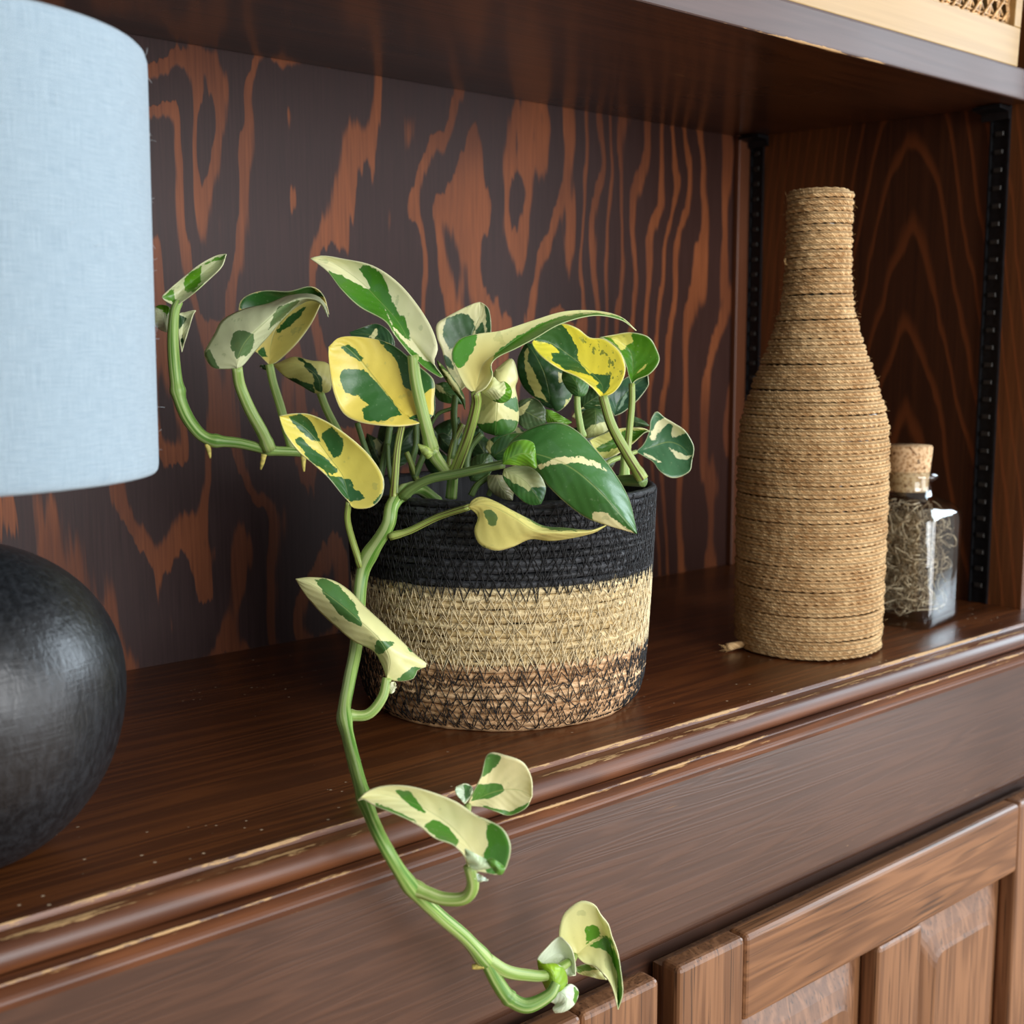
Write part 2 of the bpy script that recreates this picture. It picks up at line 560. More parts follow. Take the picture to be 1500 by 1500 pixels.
def standard(y0, y1, rungs=True):
    """slotted black shelf standard let into the end panel"""
    z0, z1 = 0.0003, 1.20
    w = y1 - y0
    V = [(-0.0008, y0), (-0.0030, y0), (-0.0030, y0 + 0.0014), (-0.0012, y0 + 0.0016), (-0.0012, y1 - 0.0016),
         (-0.0030, y1 - 0.0014), (-0.0030, y1), (-0.0008, y1)]
    V = [(a + 0.0007, b) for a, b in V]
    vs = [(a, b, z0) for a, b in V] + [(a, b, z1) for a, b in V]
    F = grid_faces(2, 8, True).tolist() + [list(range(8))[::-1], list(range(8, 16))]
    s = mesh_obj('shelf_standard', vs, F, M_BLACK, BC, smooth=False)
    s['label'] = 'black slotted metal shelf standard'
    first = None
    z = 0.012
    k = 0
    while z < 0.372:
        if first is None:
            first = box('slot_rung', (-0.0024, y0 + w * 0.30, z), (-0.0004, y1 - w * 0.28, z + 0.0034), M_BLACKHI, s, 0.0004, 1)
        else:
            o = first.copy()
            COL.objects.link(o)
            o.parent = s
            o.location = (0, 0, z - 0.012)
        z += 0.0127
        k += 1
    return s


st1 = standard(-0.2405, -0.2255)
st2 = standard(-0.0205, -0.0064)


def shelf_z(y):
    return 0.3712 + (0.3617 - 0.3712) * (-y) / 0.258


for s, yc in ((st1, -0.2290), (st2, -0.0150)):
    zt = shelf_z(yc - 0.014) - 0.0006
    bm = bmesh.new()
    pr = [(-0.018, zt), (-0.018, zt - 0.0022), (-0.006, zt - 0.0034), (-0.0048, zt - 0.0085), (-0.0032, zt - 0.0085), (-0.0032, zt)]
    a = [bm.verts.new((x, yc - 0.012, z)) for x, z in pr]
    b = [bm.verts.new((x, yc + 0.009, z)) for x, z in pr]
    bm.faces.new(a)
    bm.faces.new(b[::-1])
    for i in range(len(pr)):
        bm.faces.new((a[i], b[i], b[(i + 1) % len(pr)], a[(i + 1) % len(pr)]))
    bmesh.ops.recalc_face_normals(bm, faces=bm.faces)
    bm_obj('shelf_clip', bm, M_BLACK, s)

# adjustable upper shelf, sagging a little towards the front
US = empty('adjustable_shelf', (-0.55, -0.13, shelf_z(-0.13)),
           'dark brown wooden shelf board resting on black clips above the plant', 'shelf')
yb_, yf_ = -0.002, -0.2555
TH = 0.0205
pr = [(yb_, shelf_z(yb_)), (yf_, shelf_z(yf_)), (yf_, shelf_z(yf_) + TH), (yb_, shelf_z(yb_) + TH)]
extrude_profile('shelf_board', pr, XL + 0.002, XR - 0.004, M_USHELF, US)
z0 = shelf_z(-0.258)
pr = [(yf_ - 0.0001, z0), (yf_ - 0.0018, z0), (yf_ - 0.0024, z0 + 0.0006), (yf_ - 0.0026, z0 + 0.0016), (yf_ - 0.0026, z0 + TH - 0.0014),
      (yf_ - 0.0020, z0 + TH), (yf_ - 0.0001, z0 + TH)]
eb = extrude_profile('edge_band', pr, XL + 0.002, XR - 0.004, M_UEDGE, US, [0.3, 0.62, 0.5, 0.1, 0.0, 0.2, 0.1])
eb['label'] = 'front edge with painted greyish purple sheen and chipped corners'

# ------------------------------------------------------------------ table lamp
LC = (-0.7276, -0.2211, 0.0)
LAMP = empty('table_lamp', LC, 'table lamp with white linen drum shade and round black textured base', 'lamp')


def linen():
    t = NT('white_linen')
    u, v, _ = t.xyz(t.coord('UV'))
    wob = t.math('MULTIPLY', t.math('SUBTRACT', t.noise(t.coord(), 60.0, 3.0), 0.5), 1.5)
    a = t.math('SINE', t.math('ADD', t.math('MULTIPLY', u, 2 * PI * 560), wob))
    b = t.math('SINE', t.math('ADD', t.math('MULTIPLY', v, 2 * PI / 0.00088), wob))
    h = t.math('MULTIPLY', t.math('ADD', a, 0.0), b)
    h = t.math('ADD', t.math('MULTIPLY', h, 0.5), t.math('MULTIPLY', t.math('ADD', t.math('ABSOLUTE', a), t.math('ABSOLUTE', b)), 0.4))
    slub = t.noise(t.scale(t.coord('UV'), (900, 90, 1)), 1.0, 2.0)
    slub2 = t.noise(t.scale(t.coord('UV'), (60, 1400, 1)), 1.0, 2.0)
    f = t.math('ADD', t.math('MULTIPLY', h, 0.36), t.math('ADD', t.math('MULTIPLY', slub, 0.45), t.math('MULTIPLY', slub2, 0.45)), clamp=True)
    col = t.mix(f, lin(98, 124, 144), lin(174, 192, 202))
    t.bump(t.math('ADD', h, t.math('ADD', slub, slub2)), 0.6, 0.0005)
    t.b.inputs['Sheen Weight'].default_value = 0.25
    return t.set(col, 0.9, spec=0.15)


def turned_black():
    t = NT('black_textured_wood')
    co = t.coord()
    a = t.noise(t.scale(co, (420, 420, 120)), 1.0, 3.0, 0.6, 0.4)
    b = t.noise(t.scale(co, (26, 26, 26)), 1.0, 2.0)
    c = t.noise(t.scale(co, (60, 60, 700)), 1.0, 2.0)
    h = t.math('ADD', t.math('MULTIPLY', a, 1.0), t.math('ADD', t.math('MULTIPLY', b, 1.2), t.math('MULTIPLY', c, 0.35)))
    col = t.mix(t.ramp(a, 0.3, 0.8), lin(17, 18, 20), lin(40, 42, 45))
    t.bump(h, 0.55, 0.0007)
    return t.set(col, t.ramp(b, 0.3, 0.7, 0.30, 0.42), spec=0.5)


M_LINEN, M_LBASE = linen(), turned_black()
M_BRASS = plain('brushed_metal', (150, 140, 120), 0.35, metal=0.9)
prof = [(0.0, 0.0)]
for k in range(41):
    a = -PI / 2 + PI * k / 40
    ca, sa = math.cos(a), math.sin(a)
    r = 0.0628 * (abs(ca) ** 1.0)
    z = 0.0658 + (0.0706 if sa < 0 else 0.0558) * (abs(sa) ** 0.976) * (1 if sa >= 0 else -1)
    if z < 0.0003:
        z = 0.0003
    prof.append((max(r, 0.0001), z))
base = lathe('lamp_base', prof[1:], LC, M_LBASE, LAMP, 96)
base['label'] = 'squat round black base with hammered wood texture'
lathe('neck', [(0.0001, 0.118), (0.012, 0.118), (0.013, 0.123), (0.009, 0.127), (0.008, 0.160), (0.013, 0.163), (0.013, 0.200), (0.0001, 0.201)],
      LC, M_BRASS, LAMP, 32)
rb, rt, zb, zt = 0.0780, 0.0800, 0.1455, 0.3000
er = 0.0035
prof = []
for k in range(7):
    a = PI * (1 - k / 6) + PI
    prof.append((rb - 0.001 + 0.001 * math.cos(a) + (0.0012 if k > 3 else 0), zb + 0.0010 * (1 + math.sin(a))))
sprof = [(rb - 0.0024, zb + 0.0012), (rb - 0.0016, zb + 0.0002), (rb - 0.0008, zb), (rb, zb + 0.0011), (rb + 0.0003, zb + 0.0034)]
for k in range(1, 20):
    q = k / 20
    sprof.append((rb + (rt - rb) * q + 0.0003, zb + (zt - zb) * q))
sprof += [(rt + 0.0002, zt - 0.004), (rt - 0.0006, zt - 0.0012), (rt - 0.0018, zt), (rt - 0.0030, zt - 0.0008), (rt - 0.0034, zt - 0.003)]
for k in range(19, 0, -3):
    q = k / 20
    sprof.append((rb + (rt - rb) * q - 0.0026, zb + (zt - zb) * q))
sh = lathe('lamp_shade', sprof, LC, M_LINEN, LAMP, 128, closed=True)
sh['label'] = 'pale linen drum shade with visible weave'
ring = [np.array([LC[0], LC[1], 0.20])]
pts = []
for k in range(3):
    a = k * 2 * PI / 3 + 0.4
    pts.append((np.array([[LC[0] + 0.010 * math.cos(a), LC[1] + 0.010 * math.sin(a), 0.199],
                          [LC[0] + 0.074 * math.cos(a), LC[1] + 0.074 * math.sin(a), 0.205]]), 0.001))
tubes('shade_spider', pts, M_BRASS, LAMP, 6)
rng = np.random.default_rng(5)
fz = []
for k in range(420):
    a = rng.uniform(0, 2 * PI)
    z = rng.uniform(zb, zt)
    q = (z - zb) / (zt - zb)
    r = rb + (rt - rb) * q
    p = np.array([LC[0] + r * math.cos(a), LC[1] + r * math.sin(a), z])
    o = np.array([math.cos(a), math.sin(a), 0])
    d1 = o * rng.uniform(.4, 1) + rng.normal(0, .5, 3)
    d2 = d1 + rng.normal(0, .8, 3)
    L = rng.uniform(.0012, .0034)
    fz.append((np.array([p, p + d1 * L * .5, p + d1 * L * .5 + d2 * L * .4]), 0.00004))
M_FUZZ = plain('linen_fibre', (205, 212, 215), 0.9)
fo = tubes('fibre_fuzz', fz, M_FUZZ, LAMP, 3)
fo['kind'] = 'stuff'

# ------------------------------------------------------------------ woven basket
BK = np.array([-0.428, -0.184, 0.0])
BH = 0.1185
BASKET = empty('woven_basket', BK, 'round coiled straw basket with black, cream and tan bands and zigzag stitching', 'basket')


def bask_r(z):
    return float(np.interp(z, [0, 0.002, 0.006, 0.014, 0.03, 0.06, 0.09, 0.12], [0.0705, 0.0738, 0.0768, 0.0790, 0.0804, 0.0822, 0.0836, 0.0846]))


def straw(name, dark, light):
    t = NT(name)
    u, v, _ = t.xyz(t.coord('UV'))
    n = t.noise(t.scale(t.coord('UV'), (170, 14, 1)), 1.0, 3.0, 0.6)
    tw = t.noise(t.comb(t.math('MULTIPLY_ADD', u, 260, t.math('MULTIPLY', v, 5.0)), t.math('MULTIPLY', v, 9.0), t.math('MULTIPLY', u, 40)), 1.0, 2.0)
    rnd = t.n('ShaderNodeObjectInfo').outputs['Random']
    f = t.math('ADD', t.math('MULTIPLY', n, 0.6), t.math('ADD', t.math('MULTIPLY', tw, 0.5), t.math('MULTIPLY', t.math('SUBTRACT', rnd, 0.5), 0.25)))
    col = t.mix(t.ramp(f, 0.3, 0.85), lin(*dark), lin(*light))
    t.bump(t.math('ADD', n, tw), 0.6, 0.0008)
    return t.set(col, 0.6, spec=0.35)


M_SBLACK = straw('black_straw', (17, 17, 18), (66, 68, 72))
M_SCREAM = straw('cream_straw', (186, 158, 104), (240, 222, 176))
M_STAN = straw('tan_straw', (180, 134, 90), (244, 210, 164))
M_TBLACK = plain('black_thread', (13, 13, 15), 0.7)
M_TCREAM = plain('cream_thread', (224, 206, 164), 0.8)
M_TGREY = plain('grey_thread', (140, 126, 96), 0.8)
NR = 33
dz = BH / NR
rng = np.random.default_rng(11)
nseg, ks = 220, 7
th = np.linspace(0, 2 * PI, nseg, endpoint=False)
ph = np.linspace(0, 2 * PI, ks, endpoint=False)


def smooth_noise(n, k):
    """periodic random bumps"""
    out = np.zeros(n)
    x = np.linspace(0, 2 * PI, n, endpoint=False)
    for f in range(2, k):
        out += rng.normal() * np.cos(f * x + rng.uniform(0, 6.3)) / math.sqrt(k)
    return out


for i in range(NR):
    zc = dz * (i + 0.5)
    mat, nm = (M_STAN, 'tan straw') if zc < 0.0370 else ((M_SCREAM, 'cream') if zc < 0.0745 else (M_SBLACK, 'black'))
    lump = smooth_noise(nseg, 60)
    wz = smooth_noise(nseg, 10) * 0.00035
    rr = bask_r(zc) - 0.0021 + smooth_noise(nseg, 7) * 0.0003
    ra = 0.0023 + 0.00030 * lump
    R = rr[:, None] + ra[:, None] * np.cos(ph)[None]
    Z = zc + wz[:, None] + (ra * 0.86)[:, None] * np.sin(ph)[None]
    Z = np.maximum(Z, 0.0002)
    V = np.stack([BK[0] + R * np.cos(th)[:, None], BK[1] + R * np.sin(th)[:, None], Z], -1).reshape(-1, 3)
    uv = np.stack([np.repeat(th / (2 * PI), ks), np.tile(ph / (2 * PI), nseg)], -1)
    F = grid_faces(nseg, ks, True).tolist()
    F += [[(nseg - 1) * ks + j, (nseg - 1) * ks + (j + 1) % ks, (j + 1) % ks, j] for j in range(ks)]
    mesh_obj('coil', V, F, mat, BASKET, uvs=uv)
# base disc and dark inner wall
lathe('basket_base', [(0.0001, 0.0006), (0.069, 0.0006), (0.071, 0.0030), (0.0001, 0.0032)], BK, M_STAN, BASKET, 48)
lathe('inner_lining', [(bask_r(z) - 0.0046, z) for z in (0.004, 0.03, 0.06, 0.09, BH - 0.002)], BK, M_SBLACK, BASKET, 64)


def zigzag(zlo, zhi, wl, jit, rad, phase):
    n = int(2 * PI * 0.082 / wl) * 2
    a = np.linspace(0, 2 * PI, n, endpoint=False) + phase + rng.normal(0, jit * wl / 0.082, n)
    z = np.where(np.arange(n) % 2 == 0, zlo, zhi) + rng.normal(0, jit * (zhi - zlo) * 1.4, n)
    pts = []
    for j in range(n + 1):
        a0, z0_ = a[j % n] + (2 * PI if j == n else 0), z[j % n]
        pts.append((a0, z0_))
        if j < n:
            a1, z1_ = a[(j + 1) % n] + (2 * PI if j == n - 1 else 0), z[(j + 1) % n]
            for q in (0.33, 0.66):
                pts.append((a0 + (a1 - a0) * q, z0_ + (z1_ - z0_) * q))
    P = []
    for a0, z0_ in pts:
        z0_ = min(max(z0_, 0.0012), BH - 0.0005)
        r = bask_r(z0_) + 0.00042
        P.append((BK[0] + r * math.cos(a0), BK[1] + r * math.sin(a0), z0_))
    return np.array(P), rad


zz = [zigzag(dz * i - 0.0015, dz * i + 0.0062, 0.0072, 0.14, 0.00024, rng.uniform(0, 6)) for i in range(0, 10)]
zz += [zigzag(dz * i - 0.0015, dz * i + 0.0058, 0.0085, 0.2, 0.00022, rng.uniform(0, 6)) for i in range(1, 9, 3)]
s_ = tubes('black_stitching', zz, M_TBLACK, BASKET, 4)
s_['kind'] = 'stuff'
zz = [zigzag(dz * i - 0.0022, dz * i + 0.0058, 0.0056, 0.12, 0.00028, rng.uniform(0, 6)) for i in range(21, 32)]
zz += [zigzag(0.0700, 0.0790, 0.0058, 0.12, 0.00030, 0.3)]
s_ = tubes('black_stitching', zz, M_TBLACK, BASKET, 4)
s_['kind'] = 'stuff'
zz = [zigzag(dz * i - 0.0018, dz * i + 0.0060, 0.0062, 0.14, 0.00022, rng.uniform(0, 6)) for i in range(10, 20)]
zz += [zigzag(0.0335, 0.0420, 0.0058, 0.14, 0.00026, 1.3)]
s_ = tubes('cream_stitching', zz, M_TCREAM, BASKET, 4)
s_['kind'] = 'stuff'
zz = [zigzag(dz * i - 0.0018, dz * i + 0.0060, 0.0070, 0.2, 0.00018, rng.uniform(0, 6)) for i in range(11, 20, 2)]
s_ = tubes('grey_stitching', zz, M_TGREY, BASKET, 4)
s_['kind'] = 'stuff'

# ------------------------------------------------------------------ twine-wrapped bottle
BO = np.array([-0.2075, -0.2290, 0.0])
BOT = empty('twine_wrapped_bottle', BO, 'tall bottle wrapped from base to mouth in tan jute twine', 'bottle')


def bot_r(z):
    return np.interp(z, [0.0, 0.004, 0.019, 0.087, 0.120, 0.1417, 0.1525, 0.174, 0.196, 0.217, 0.238, 0.262, 0.285, 0.290],
                     [0.0462, 0.0466, 0.0470, 0.0476, 0.0476, 0.0465, 0.0444, 0.0372, 0.0288, 0.0228, 0.0208, 0.0203, 0.0204, 0.0200])


def jute():
    t = NT('jute_twine')
    u, v, _ = t.xyz(t.coord('UV'))
    strand = t.math('SINE', t.math('ADD', t.math('MULTIPLY', u, 2 * PI * 9), t.math('MULTIPLY', v, -2 * PI * 9 / 0.017)))
    ply = t.math('COSINE', t.math('ADD', t.math('MULTIPLY', u, 2 * PI * 3), t.math('MULTIPLY', v, -2 * PI * 3 / 0.017)))  # grooves between plies darkened in the colour, as painted shade
    n = t.noise(t.comb(t.math('MULTIPLY_ADD', u, 14.0, t.math('MULTIPLY', v, -14 / 0.017)), t.math('MULTIPLY', v, 160.0), 0.0), 1.0, 4.0, 0.65)
    big = t.noise(t.coord(), 60.0, 3.0)
    f = t.math('ADD', t.math('MULTIPLY', n, 0.7), t.math('MULTIPLY', big, 0.5))
    f = t.math('ADD', f, t.math('ADD', t.math('MULTIPLY', strand, 0.05), t.math('MULTIPLY', ply, 0.08)))
    col = t.mix(t.ramp(f, 0.3, 0.95), lin(164, 118, 68), lin(250, 216, 162))
    t.bump(t.math('ADD', n, t.math('MULTIPLY', strand, 0.5)), 0.8, 0.0006)
    return t.set(col, 0.85, spec=0.2)


M_JUTE = jute()
M_JFIB = plain('jute_fibre', (196, 158, 104), 0.9)
M_GLASSD = plain('dark_green_glass', (22, 34, 28), 0.12)
bz = np.linspace(0.0015, 0.284, 40)
lathe('glass_bottle', [(0.0001, 0.0010), (0.040, 0.0010)] + [(float(bot_r(z)) - 0.0042, float(z)) for z in bz] + [(0.011, 0.2855), (0.010, 0.27), (0.0001, 0.27)],
      BO, M_GLASSD, BOT, 48)
rng = np.random.default_rng(3)
pitch, tr = 0.00385, 0.00198
turns = (0.2855 - 0.0022) / pitch
ang = [0.0]
P = []
a, s = 2.6, 0.0
while True:
    tt = (a - 2.6) / (2 * PI)
    z = 0.0022 + tt * pitch
    if z > 0.2862:
        break
    zj = z + 0.00022 * math.sin(a * 0.531 + 1) + 0.00022 * math.sin(a * 0.277) + 0.00012 * math.sin(a * 1.713) + 0.0003 * math.sin(a)
    r = float(bot_r(z)) - tr + 0.0003 * math.sin(a * 3.7) + 0.0002 * math.sin(a * 11.3)
    P.append((BO[0] + r * math.cos(a), BO[1] + r * math.sin(a), max(zj, tr + .0002)))
    a += 0.00105 / max(r, 0.012)
# the end of the twine spirals over the mouth
rr = float(bot_r(0.286)) - tr
while rr > 0.004:
    P.append((BO[0] + rr * math.cos(a), BO[1] + rr * math.sin(a), 0.2862 + (0.0195 - rr) * 0.05))
    rr -= 0.00125 / max(rr, .004) * 0.0040 / (2 * PI)
    a += 0.00125 / max(rr, 0.004)
P = np.array(P)
n = len(P)
T = np.gradient(P, axis=0)
T /= np.linalg.norm(T, axis=1)[:, None]
N = np.stack([P[:, 0] - BO[0], P[:, 1] - BO[1], np.zeros(n)], -1)
N -= T * (N * T).sum(1)[:, None]
N /= np.linalg.norm(N, axis=1)[:, None]
B = np.cross(T, N)
sl = np.concatenate([[0], np.cumsum(np.linalg.norm(np.diff(P, axis=0), axis=1))])
kk = 12
ph = np.linspace(0, 2 * PI, kk, endpoint=False)
lob = 1 + 0.11 * np.cos(3 * (ph[None] - sl[:, None] * 2 * PI / 0.017))
rad = tr * 0.97 * lob * (1 + 0.05 * np.sin(sl * 900))[:, None]
V = P[:, None] + rad[..., None] * (N[:, None] * np.cos(ph)[None, :, None] + B[:, None] * np.sin(ph)[None, :, None])
V[..., 2] = np.maximum(V[..., 2], 0.0003)
uv = np.stack([np.tile(ph / (2 * PI), n), np.repeat(sl, kk)], -1)
tw = mesh_obj('twine_wrapping', V.reshape(-1, 3), grid_faces(n, kk, True), M_JUTE, BOT, uvs=uv)
tw['label'] = 'close-wound turns of twisted jute twine'
# loose twine end at the foot and a frayed tuft
e0 = at(1092, 938, 0.776)
tail = np.array([(BO[0] - 0.0400, BO[1] + 0.018, 0.0040), (BO[0] - 0.0480, BO[1] + 0.020, 0.0036), (BO[0] - 0.0545, BO[1] + 0.0215, 0.0030)])
tubes('twine_end', [(catmull(tail, 10), np.linspace(0.0021, 0.0027, 10))], M_JUTE, BOT, 8)
fz = []
for k in range(40):
    d = np.array([-1, .25, .1]) + rng.normal(0, .45, 3)
    p = tail[-1] + rng.normal(0, .0009, 3)
    q = p + d * rng.uniform(.001, .004)
    q[2] = max(q[2], .0004)
    fz.append((np.array([p, (p + q) / 2 + rng.normal(0, .0003, 3), q]), 0.0001))
for k in range(900):
    z = rng.uniform(.003, .287)
    aa = rng.uniform(0, 2 * PI)
    r = float(bot_r(z))
    o = np.array([math.cos(aa), math.sin(aa), 0])
    p = np.array([BO[0], BO[1], z]) + o * (r - .0002)
    tg = np.array([-math.sin(aa), math.cos(aa), 0]) * rng.choice([-1, 1])
    d = o * rng.uniform(.15, .8) + tg * rng.uniform(.2, 1) + np.array([0, 0, rng.normal(0, .4)])
    L = rng.uniform(.0015, .006)
    fz.append((np.array([p, p + d * L * .5, p + d * L + o * L * rng.uniform(-.3, .1)]), 0.00005))
for z, aa in ((0.279, -0.2), (0.243, -0.3), (0.243, 2.7)):
    o = np.array([math.cos(aa), math.sin(aa), 0])
    p = np.array([BO[0], BO[1], z]) + o * float(bot_r(z))
    for j in range(6):
        fz.append((np.array([p, p + o * .002 + rng.normal(0, .0004, 3), p + o * .0032 + np.array([0, 0, .003]) + rng.normal(0, .0007, 3)]), 0.00011))
fo = tubes('fibre_fuzz', fz, M_JFIB, BOT, 3)
fo['kind'] = 'stuff'

# ------------------------------------------------------------------ corked glass jar
JC = np.array([-0.0935, -0.2270, 0.0])
JA = 0.142
JAR = empty('glass_jar', JC, 'small square clear glass jar of dried moss with a cork stopper', 'jar')


def thin_glass():
    t = NT('clear_glass')
    tr_ = t.n('ShaderNodeBsdfTransparent')
    tr_.inputs[0].default_value = (0.95, 0.975, 0.97, 1)
    gl = t.n('ShaderNodeBsdfGlossy')
    gl.inputs['Roughness'].default_value = 0.03
    lw = t.n('ShaderNodeLayerWeight')
    lw.inputs[0].default_value = 0.5
    fac = t.math('MULTIPLY_ADD', t.math('POWER', lw.outputs['Facing'], 3.0), 0.5, 0.06)
    mx_ = t.n('ShaderNodeMixShader')
    t.put(mx_.inputs[0], fac)
    t.t.links.new(tr_.outputs[0], mx_.inputs[1])
    t.t.links.new(gl.outputs[0], mx_.inputs[2])
    t.t.links.new(mx_.outputs[0], t.out.inputs[0])
    return t.m


M_GLASS = thin_glass()


def section(s, n_, rot=JA, k=56):
    """superellipse cross-section, n_=2 circle, larger is squarer"""
    a_ = np.linspace(0, 2 * PI, k, endpoint=False) + PI / 4
    c_, s_2 = np.cos(a_), np.sin(a_)
    r_ = s / (np.abs(c_) ** n_ + np.abs(s_2) ** n_) ** (1 / n_)
    return np.stack([r_ * np.cos(a_ + rot), r_ * np.sin(a_ + rot)], -1)


lv = [(0.024, 7, 0.0004), (0.0290, 7, 0.0006), (0.0306, 8, 0.0022), (0.0310, 8, 0.006), (0.0310, 8, 0.072), (0.0306, 7, 0.0765),
      (0.0290, 5.5, 0.0810), (0.0250, 4, 0.0850), (0.0200, 2.6, 0.0885), (0.0172, 2.0, 0.0925), (0.0166, 2, 0.0985), (0.0178, 2, 0.0992),
      (0.0205, 2, 0.1005), (0.0212, 2, 0.1030), (0.0205, 2, 0.1055), (0.0180, 2, 0.1066), (0.0158, 2, 0.1062), (0.0146, 2, 0.1040),
      (0.0146, 2, 0.0930), (0.0170, 2.5, 0.0880), (0.0225, 4, 0.0838), (0.0268, 5.5, 0.0795), (0.0284, 7, 0.0745), (0.0288, 7, 0.070),
      (0.0288, 7, 0.009), (0.0280, 7, 0.0062), (0.0250, 7, 0.0048)]
V = []
for s, e, z in lv:
    q = section(s, e)
    V += [(JC[0] + x, JC[1] + y, z) for x, y in q]
F = grid_faces(len(lv), 56, True).tolist()
F.append(list(range(56))[::-1])
F.append([(len(lv) - 1) * 56 + i for i in range(56)])
mesh_obj('glass_body', V, F, M_GLASS, JAR)


def cork_mat():
    t = NT('cork')
    co = t.coord()
    v = t.voro(co, 420.0)
    n = t.noise(co, 240.0, 3.0)
    col = t.mix(t.ramp(v, 0.2, 0.7), lin(176, 138, 98), lin(214, 182, 142))
    col = t.mix(t.ramp(n, 0.60, 0.68), col, lin(118, 84, 56))
    t.bump(n, 0.4, 0.0005)
    return t.set(col, 0.85, spec=0.2)


M_CORK = cork_mat()
ck = lathe('cork', [(0.0001, 0.0920), (0.0128, 0.0920), (0.0136, 0.0928), (0.0144, 0.1040), (0.0160, 0.1225), (0.0154, 0.1240), (0.0001, 0.1242)],
           JC, M_CORK, JAR, 40)
# small letter stamped on the side of the cork
fc = bpy.data.curves.new('stamp', 'FONT')
fc.body = 's'
fc.size = 0.0062
fc.align_x = 'CENTER'
fc.extrude = 0.00015
to = bpy.data.objects.new('stamped_letter', fc)
COL.objects.link(to)
dg = bpy.context.evaluated_depsgraph_get()
me = bpy.data.meshes.new_from_object(to.evaluated_get(dg))
bpy.data.objects.remove(to, do_unlink=True)
M_INK = plain('brown_ink', (70, 46, 30), 0.8)
me.materials.clear()
me.materials.append(M_INK)
phi = math.atan2(CAM[1] - JC[1], CAM[0] - JC[0]) + 0.45
so = bpy.data.objects.new('stamped_letter', me)
COL.objects.link(so)
so.parent = ck
o3 = Vector((math.cos(phi), math.sin(phi), 0))
xax = Vector((-math.sin(phi), math.cos(phi), 0))
Mx = Matrix(((xax.x, 0, o3.x, o3.x * 0.01545), (xax.y, 0, o3.y, o3.y * 0.01545), (0, 1, 0, 0.1125), (0, 0, 0, 1)))
so.matrix_local = Mx
# dried strands packed inside
rng = np.random.default_rng(21)
M_MOSS = NT('dried_moss')
_o = M_MOSS.noise(M_MOSS.coord(), 160.0, 2.0)
M_MOSS.set(M_MOSS.mix(M_MOSS.ramp(_o, 0.35, 0.7), lin(112, 90, 68), lin(206, 184, 154)), 0.85, spec=0.2)
M_MOSS = M_MOSS.m
paths = []
ca, sa = math.cos(JA), math.sin(JA)
for k in range(330):
    c = np.array([rng.uniform(-.022, .022), rng.uniform(-.022, .022), rng.uniform(.010, .078)])
    d = rng.normal(0, 1, 3)
    d /= np.linalg.norm(d)
    e = rng.normal(0, 1, 3)
    L = rng.uniform(.008, .024)
    t_ = np.linspace(-.5, .5, 11)
    w = rng.uniform(3, 9)
    Q = c + np.outer(t_ * L, d) + np.outer(np.sin(t_ * w) * L * .3, e) + np.outer(np.cos(t_ * w * 1.4) * L * .2, np.cross(d, e))
    lim = np.interp(Q[:, 2], [0.07, 0.085], [0.0262, 0.014])
    Q[:, 0] = np.clip(Q[:, 0], -lim, lim)
    Q[:, 1] = np.clip(Q[:, 1], -lim, lim)
    Q[:, 2] = np.clip(Q[:, 2], 0.0075, 0.084)
    X = JC[0] + Q[:, 0] * ca - Q[:, 1] * sa
    Y = JC[1] + Q[:, 0] * sa + Q[:, 1] * ca
    paths.append((np.stack([X, Y, Q[:, 2]], -1), rng.uniform(.0003, .00075)))
fo = tubes('dried_moss', paths, M_MOSS, JAR, 4)
fo['kind'] = 'stuff'
fo['label'] = 'tangle of dried brown strands'

# ------------------------------------------------------------------ cane-webbed box on the upper shelf
RBX = -0.216
RZ = shelf_z(-0.16) + TH + 0.0009
BOX = empty('cane_box', (RBX, -0.160, RZ), 'pale wooden box with woven cane front standing on the upper shelf', 'box')
BOX.rotation_euler.x = 0.0368
M_PINE = wood('pale_pine', (152, 120, 68), (184, 150, 96), 'x', 1.0, 0.5, bands=5, contrast=0.6)
M_CANE = plain('cane', (190, 150, 100), 0.5, nscale=300, namp=0.25)
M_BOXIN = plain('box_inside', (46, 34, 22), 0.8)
x0, x1 = RBX - 0.193, RBX + 0.193
yf, yb, zz0, zz1 = -0.2555, -0.075, RZ, RZ + 0.150
box('bottom_rail', (x0, yf, zz0), (x1, yf + 0.010, zz0 + 0.0255), M_PINE, BOX, 0.0008)
box('top_rail', (x0, yf, zz1 - 0.0255), (x1, yf + 0.010, zz1), M_PINE, BOX, 0.0008)
box('stile', (x0, yf, zz0 + 0.0256), (x0 + 0.009, yf + 0.010, zz1 - 0.0256), M_PINE, BOX, 0.0006)
box('stile', (x1 - 0.009, yf, zz0 + 0.0256), (x1, yf + 0.010, zz1 - 0.0256), M_PINE, BOX, 0.0006)
box('side_board', (x0, yf + 0.0102, zz0), (x0 + 0.008, yb, zz1), M_PINE, BOX)
box('side_board', (x1 - 0.008, yf + 0.0102, zz0), (x1, yb, zz1), M_PINE, BOX)
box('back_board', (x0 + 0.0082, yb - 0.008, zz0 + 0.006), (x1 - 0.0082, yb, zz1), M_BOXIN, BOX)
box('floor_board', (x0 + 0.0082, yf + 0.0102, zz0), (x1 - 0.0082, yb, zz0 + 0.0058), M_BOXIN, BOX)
box('lid', (x0 + 0.0002, yf + 0.0102, zz1 + 0.0002), (x1 - 0.0002, yb, zz1 + 0.008), M_PINE, BOX, 0.0008)
cx0, cx1, cz0, cz1 = x0 + 0.009, x1 - 0.009, zz0 + 0.0256, zz1 - 0.0256
paths = []
cp = 0.0125
yc = yf + 0.0052
k = 0
x = cx0 + 0.004
